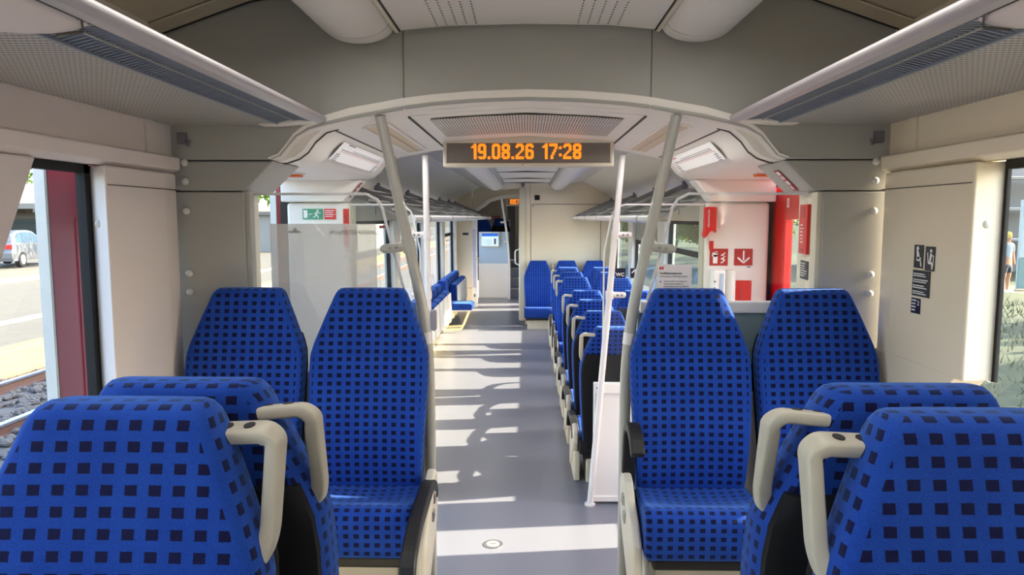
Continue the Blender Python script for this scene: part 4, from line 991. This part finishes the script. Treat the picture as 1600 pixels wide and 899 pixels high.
m, _ = led_text('RB76', -.29, 2.056, .0085, -.005); m.build('lettering', 'led', t)
MB().box(-.05,.05,.02,.06,2.085,2.262).build('hanger', 'cream', t)
make_seat('train_seat', 'blue seat top on the raised floor behind the far information screen', (-1.05, 16.7, .6), 0, None, 0)
make_seat('train_seat', 'blue seat on the raised floor beside the far dark doorway, with a pale handle', (-.62, 17.2, .6), PI, None, -1)
t = plate('far_notice', 'tiny red and white notices on the far wall above the information screen', 'notice', (-.93, 18.59, 1.66), .11, .10, 'red'); Flat((.05,-.0045,.02), X, Z).rect(0,0,.03,.07).build('print', 'white', t)
t = plate('far_notice', 'second tiny orange notice on the far wall, beside the first one', 'notice', (-.78, 18.59, 1.66), .10, .10, 'orange')
for s in (1,):
    t = thing('smoke_sensor', 'small sensor knob on the ceiling above the corner post', 'sensor', (-.06, 11.2, 2.26)); MB().box(-.03,.03,-.03,.03,-.05,0).dome((0,0,-.05),(0,0,-1),.02,.02).build('body', 'print_grey', t)

# waste box seen between the red-door side seats is part of the screen above; the grey end of the first far row
# ================================================================== OUTSIDE
S(MB().box(-9.2, 60, -60, 160, -1.0, -.80).build('ground_railway', 'ballast'))
S(MB().box(-120, -8.35, -60, 160, -.62, -.42).build('ground_street', 'asphalt'))
m = MB(); y = -6
while y < 70:
    m.box(-8.42, -8.05, y, y+1.48, -.80, -.34); y += 1.5
S(m.build('trim_5', 'kerb', bevel=.02))
S(MB().box(-10.85, -10.45, -10, 80, -.42, -.415).box(-17.2, -17.0, -10, 80, -.42, -.30).build('trim_6', 'paint_white'))
S(MB().box(-21, -17.2, -10, 120, -.42, -.38).build('trim_7', 'kerb'))
for k, x in enumerate((-7.55, -6.05)):
    t = thing('rail', 'rusty rail of the next track, the one nearer the %s' % ('platform kerb' if k == 0 else 'train'), 'rail', (x, 0, -.80), 0, 'rails of the next track')
    MB().prism([(-.07,0),(.07,0),(.07,.015),(.012,.03),(.012,.12),(-.012,.12),(-.012,.03),(-.07,.015)], 'y', -6, 70).build('web', 'rail', t)
    MB().prism([(-.036,.12),(.036,.12),(.036,.15),(.028,.16),(-.028,.16),(-.036,.15)], 'y', -6, 70).build('head', 'rail_top', t)
R = random.Random(3); m = MB()
def rock(m, x, y, z, r_, R):
    a = []; 
    for k in range(5):
        th = PI*(k/4) 
        a.append([(x+r_*math.sin(max(th,.15) if k < 4 else PI-.15)*math.cos(2*PI*i/6+k)*R.uniform(.7,1.2), y+r_*math.sin(max(th,.15) if k < 4 else PI-.15)*math.sin(2*PI*i/6+k)*R.uniform(.7,1.2), z+r_*.7*math.cos(th)) for i in range(6)])
    m.loft(a)
for k in range(2600):
    x = R.uniform(-8.0, -4.8); y = 5.5 + 12*R.random()**1.5
    if abs(x+7.55) < .1 or abs(x+6.05) < .1: continue
    rock(m, x, y, -.78+R.uniform(0,.03), R.uniform(.03,.065), R)
for k in range(1200): rock(m, R.uniform(3.0, 5.8), R.uniform(3, 14), -.78+R.uniform(0,.03), R.uniform(.03,.07), R)
tag(m.build('ballast_stones', 'ballast', smooth=False), 'loose grey ballast stones along the tracks', 'ballast', kind='stuff')
# car
def car():
    t = thing('car', 'silver grey compact SUV parked across the street', 'car', (-22.78, 31.07, -.40), math.radians(12.7))
    L2 = 2.1
    low = [(-2.10,.42),(-2.12,.62),(-2.06,.92),(-1.98,1.02),(.80,1.00),(1.75,.90),(2.02,.78),(2.12,.55),(2.08,.30),(-2.05,.28)]
    def ring(x, q): return [(x, p[0]*q, p[1]) for p in low]
    m = MB(); m.loft([ring(-.90,.97), ring(-.88,1), ring(.88,1), ring(.90,.97)]); b = m.build('body', 'car_grey', t, bevel=.06, seg=3)
    top = [(-2.00,1.00),(-1.72,1.40),(-1.35,1.55),(-.2,1.57),(.25,1.50),(1.02,1.00)]
    MB().loft([[(x*(1-.20*max(0,(p[1]-1.0)/.57)), p[0], p[1]) for p in top] for x in (-.86,.86)]).build('cabin', 'car_grey', t, bevel=.05, seg=3)
    for s in (-1, 1):
        f = lambda z: s*(.868*(1-.20*(z-1.0)/.57)+.004)
        for nm, poly in (('rear_side_window', [(-1.62,1.06),(-1.50,1.34),(-1.20,1.46),(-1.05,1.46),(-1.05,1.06)]), ('back_door_window', [(-.98,1.06),(-.98,1.47),(-.25,1.48),(-.25,1.06)]), ('front_door_window', [(-.18,1.06),(-.18,1.48),(.15,1.44),(.80,1.06)])):
            MB().loft([[(f(z), y, z) for y, z in poly], [(f(z)-s*.02, y, z) for y, z in poly]]).build('window', 'car_glass', t)
    MB().loft([[(x, y, z) for y, z in ((.30,1.505),(1.04,1.02))] for x in (-.62,.62)], cap=False, closed=False).build('windscreen', 'car_glass', t)
    MB().box(-.6,.6,-1.93,-1.90,1.08,1.36).build('rear_window', 'car_glass', t)
    for s in (-1, 1):
        for y in (-1.28, 1.30):
            w_ = MB().tube([(s*.72,y,.33),(s*.92,y,.33)], .33, 24).build('wheel', 'tyre', t, smooth=40)
            MB().disc((s*.925,y,.33), (s,0,0), .22, .02, 18).build('rim', 'alloy', w_)
        MB().box(s*.60, s*.88, 2.02, 2.10, .66, .78).build('headlight', 'white', t, bevel=.02); MB().box(s*.60, s*.88, -2.13, -2.04, .80, .98).build('tail_light', 'red', t, bevel=.02)
    return t
car()
def tree(name, label, x, y, z, h, r_, n, m, seed, group=None, trunk=True, flat=1.0, leaf=.16):
    t = thing(name, label, 'tree', (x, y, z), 0, group); R = random.Random(seed); mb = MB()
    cl = [(R.uniform(-.6,.6)*r_, R.uniform(-.6,.6)*r_, h-r_*flat+R.uniform(-.6,.6)*r_*flat, r_*R.uniform(.35,.6)) for _ in range(14)]
    for k in range(n):
        c = R.choice(cl); d = Vector((R.gauss(0,1),R.gauss(0,1),R.gauss(0,1))).normalized()*c[3]*R.uniform(.7,1.05)
        p = Vector(c[:3])+Vector((d.x,d.y,d.z*flat)); a = Vector((R.gauss(0,1),R.gauss(0,1),R.gauss(0,1))).normalized(); b = a.orthogonal().normalized(); l = leaf*R.uniform(.6,1.3)
        mb.add([p-a*l, p+b*l*.45, p+a*l, p-b*l*.45], [(0,1,2,3)])
    mb.build('foliage', m, t)
    if trunk: MB().tube([(0,0,-.1),(.05,0,h*.4),(0,.05,h*.75)], [.16*h/6,.12*h/6,.05], 8).build('trunk', 'bark', t, smooth=True)
    return t
tree('tree', 'green tree seen above the poster through the open door', -12.3, 32, -.4, 6.6, 2.3, 2600, 'leafy', 1)
tree('tree', 'green tree beside the canopy building across the street', -33.5, 45, -.4, 8.4, 2.2, 2000, 'leafy', 2)
# buildings on the street side
t = thing('canopy_building', 'low grey building with a beamed canopy roof across the street', 'building', (-40, 48, -.4))
MB().box(-14, 9.0, 2.2, 10, 0, 2.7).build('wall', 'bldg_grey', t); MB().box(-14.5, 10, -1.5, 10.5, 2.7, 3.05).build('roof', 'bldg_white', t)
for k in range(7): MB().box(-13+3.4*k, -12.8+3.4*k, -1.5, 2.3, 2.45, 2.7).build('beam', 'bldg_grey', t)
for k in range(4): MB().box(-12+5*k, -9.5+5*k, 2.15, 2.2, .9, 2.0).build('window', 'car_glass', t)
t = thing('white_building', 'long white building wall seen through the open street side door', 'building', (-17, 44, -.42))
MB().box(-8, 6.5, 0, 12, 0, 2.3).build('wall', 'bldg_white', t); MB().box(-8.3, 6.8, -.3, 12.3, 2.3, 2.5).build('roof', 'bldg_grey', t)
MB().box(-2.2,-.6,-.04,.02,.7,1.9).build('window', 'car_glass', t); MB().box(2.0,2.06,-.06,0,0,2.3).build('downpipe', 'steel', t)
# red-door side: verge, scaffolded building, person
def bank():
    R = random.Random(5); xs = [4.2+.8*i for i in range(28)]; ys = [-10+2.2*j for j in range(50)]; mb = MB()
    def hz(x, y):
        b = -.80 + .3*min(1, max(0, (x-4.2)/6)); far = max(0, min(1, (x-17)/10)); 
        return b + far*1.8 + R.uniform(-.06,.06)*(1 if x > 5 else .2)
    vs = [(x, y, hz(x, y)) for x in xs for y in ys]; n = len(ys)
    mb.add(vs, [(i*n+j, (i+1)*n+j, (i+1)*n+j+1, i*n+j+1) for i in range(len(xs)-1) for j in range(n-1)])
    return mb
S(bank().build('ground_bank', 'grass', smooth=True))
m = MB(); R = random.Random(9)
for k in range(5200):
    x = R.uniform(6.0, 13.2); y = R.uniform(2, 24) if k % 3 else R.uniform(8, 20); b = -.80+.3*min(1,(x-4.2)/6); h_ = R.uniform(.04,.16); a = R.uniform(0, 2*PI); dx, dy = math.cos(a)*.012, math.sin(a)*.012; lx, ly = R.uniform(-.12,.12), R.uniform(-.12,.12)
    m.add([(x-dx,y-dy,b-.05),(x+dx,y+dy,b-.05),(x+lx,y+ly,b+h_)], [(0,1,2)])
tag(m.build('weeds', 'leaf_dark'), 'rough green weeds on the verge outside the red door side window', 'weeds', kind='stuff')
TL = [(17,5,6.2,2.6,'unseen bushy tree added to shade the bank straight out from the red door'),(16.8,10.6,6.2,2.7,'unseen bushy tree added to shade the bank next past the one by the red door'),(16.5,15.6,6.6,2.6,'unseen tall bushy tree added to shade the bank abreast of the person'),  # trees up to the pale building: out of view, added to shade the bank
      (17.6,22.0,6.4,2.2,'unseen bushy tree added to shade the bank just before the pale building'),(14,33,5.2,1.9,'bushy tree on the bank behind the scaffolding'),(13.2,40,5.0,2.2,'bushy tree on the bank past the pale building'),
      (14,52,5.6,2.8,'farthest bushy tree on the bank'),(9.2,36,3.4,1.7,'low bush beside the track seen through the far seat row windows'),(9.6,46,3.8,2.0,'second low bush beside the track, farther along'),(9.0,60,4.2,2.6,'farthest low bush beside the track')]
for k, (x, y, h_, r_, lb) in enumerate(TL):
    tree('bushy_tree', lb, x, y, -.4, h_, r_, 2600, 'leafy', 20+k, 'trees on the bank', True, .85, .2)
t = thing('scaffolded_building', 'pale building wrapped in scaffolding outside the red door side window', 'building', (22.9, 27, -.5))
MB().box(-6.6, 12, 0, 7, 0, 5.2).build('wall', 'bldg_white', t)
for k in range(5):
    MB().tube([(-6.4+2.4*k,-1.1,0),(-6.4+2.4*k,-1.1,5.6)], .03, 8).build('standard', 'scaf', t)
for z in (1.45, 2.55, 3.65):
    MB().tube([(-6.6,-1.1,z),(6,-1.1,z)], .025, 8).build('ledger', 'scaf', t); MB().box(-6.6, 6, -1.05, -.2, z-.06, z-.02).build('deck', 'scaf', t)
t = thing('blue_panel', 'pale blue panel beside the person', 'panel', (15.6, 21.9, -.5))
MB().box(-.62, 1.3, 0, .05, 1.0, 2.75).build('board', 'panel_pale', t, bevel=.01); MB().box(-.62, 1.3, 0, .05, .05, .98).build('lower_board', 'panel_teal', t, bevel=.01)  # plain boards, pale blue above teal
for x in (-.6, 1.25): MB().tube([(x,.08,0),(x,.08,2.75)], .03, 8).build('post', 'scaf', t)
S(MB().box(13.2, 16.5, 20.5, 23.5, -.62, -.49).build('path', 'kerb'))
# person: one skinned body, clothing and hair as children
def skinned(name, joints, bones, m, parent, sub=1):
    me = bpy.data.meshes.new(name); me.from_pydata([j[0] for j in joints], bones, []); me.materials.append(MATS[m])
    o = bpy.data.objects.new(name, me); COL.objects.link(o); o.parent = parent
    sk = o.modifiers.new('skin', 'SKIN'); sk.use_smooth_shade = True
    for v, j in zip(me.skin_vertices[0].data, joints): v.radius = (j[1], j[2] if len(j) > 2 else j[1])
    me.skin_vertices[0].data[0].use_root = True
    if sub: ss = o.modifiers.new('sub', 'SUBSURF'); ss.levels = sub; ss.render_levels = sub
    return o
t = thing('person', 'person in dark shorts and a pale top standing on the path outside', 'person', (14.15, 21.2, -.49), math.radians(20))
J = [((0,0,.92),.13,.10),((0,0,1.10),.12,.09),((0,0,1.32),.15,.10),((0,0,1.45),.09,.08),((0,0,1.52),.05),((0,.0,1.60),.075,.085),((0,-.01,1.70),.08,.09),
     ((.09,0,.86),.085),((.10,-.01,.48),.055),((.10,.01,.40),.05),((.10,.01,.22),.052),((.10,.02,.08),.035),((.11,-.10,.04),.035),((.11,-.17,.03),.025),
     ((-.09,0,.86),.085),((-.10,-.01,.48),.055),((-.10,.01,.40),.05),((-.10,.01,.22),.052),((-.10,.02,.08),.035),((-.11,-.10,.04),.035),((-.11,-.17,.03),.025),
     ((.19,0,1.40),.055),((.24,.02,1.14),.042),((.25,-.03,.90),.03),((.25,-.06,.80),.03,.018),((-.19,0,1.40),.055),((-.24,.02,1.14),.042),((-.25,-.03,.90),.03),((-.25,-.06,.80),.03,.018)]
B = [(0,1),(1,2),(2,3),(3,4),(4,5),(5,6),(0,7),(7,8),(8,9),(9,10),(10,11),(11,12),(12,13),(0,14),(14,15),(15,16),(16,17),(17,18),(18,19),(19,20),(3,21),(21,22),(22,23),(23,24),(3,25),(25,26),(26,27),(27,28)]
skinned('body', J, B, 'skin', t)
skinned('shorts', [((0,0,.94),.145,.115),((0,0,.84),.14,.11),((.10,0,.80),.10),((.105,0,.54),.085),((-.10,0,.80),.10),((-.105,0,.54),.085)], [(0,1),(1,2),(2,3),(1,4),(4,5)], 'shorts', t)
skinned('top', [((0,0,.92),.14,.115),((0,0,1.12),.135,.105),((0,0,1.34),.165,.115),((0,0,1.44),.10,.09),((.19,0,1.40),.07),((.235,.02,1.18),.056),((-.19,0,1.40),.07),((-.235,.02,1.18),.056)], [(0,1),(1,2),(2,3),(3,4),(4,5),(3,6),(6,7)], 'shirt', t)
MB().loft([[(.09*q*math.cos(2*PI*i/14), .01+.10*q*math.sin(2*PI*i/14), z) for i in range(14)] for z, q in ((1.60,.75),(1.66,1.0),(1.72,1.0),(1.77,.8),(1.80,.35))]).build('hair', 'hair', t, smooth=True)
for s in (-1, 1): MB().loft([[(s*.108+.05*q*math.cos(2*PI*i/12), -.06+.14*q*math.sin(2*PI*i/12), z) for i in range(12)] for z, q in ((.0,1.0),(.03,1.0),(.065,.85),(.085,.55))]).build('shoe', 'white', t, smooth=True)

# ================================================================== ADDED FILL LIGHTS (set at the unlit ducts and soffit strips)
def add_fill(x, y, z, ly, lx, e, aim=None):
    d = bpy.data.lights.new('fill_light', 'AREA'); d.shape = 'RECTANGLE'; d.size = lx; d.size_y = ly; d.energy = e*FILL; d.color = (1, .97, .93)
    o = bpy.data.objects.new('fill_light', d); COL.objects.link(o); o.location = (x, y, z)
    if aim: o.rotation_euler = Vector(aim).to_track_quat('-Z', 'Y').to_euler()
for s in (-1, 1):
    add_fill(s*.62, .6, 2.345, 3.6, .20, 6.5)
    add_fill(s*.752, .6, 2.43, 3.8, .06, 20, (s*1, 0, .8))      # added fill aimed up at the side slopes
    add_fill(s*.49, 7.7, 2.13, 6.6, .18, 8)
    add_fill(s*.62, 3.5, 2.075, 1.05, .07, 3)
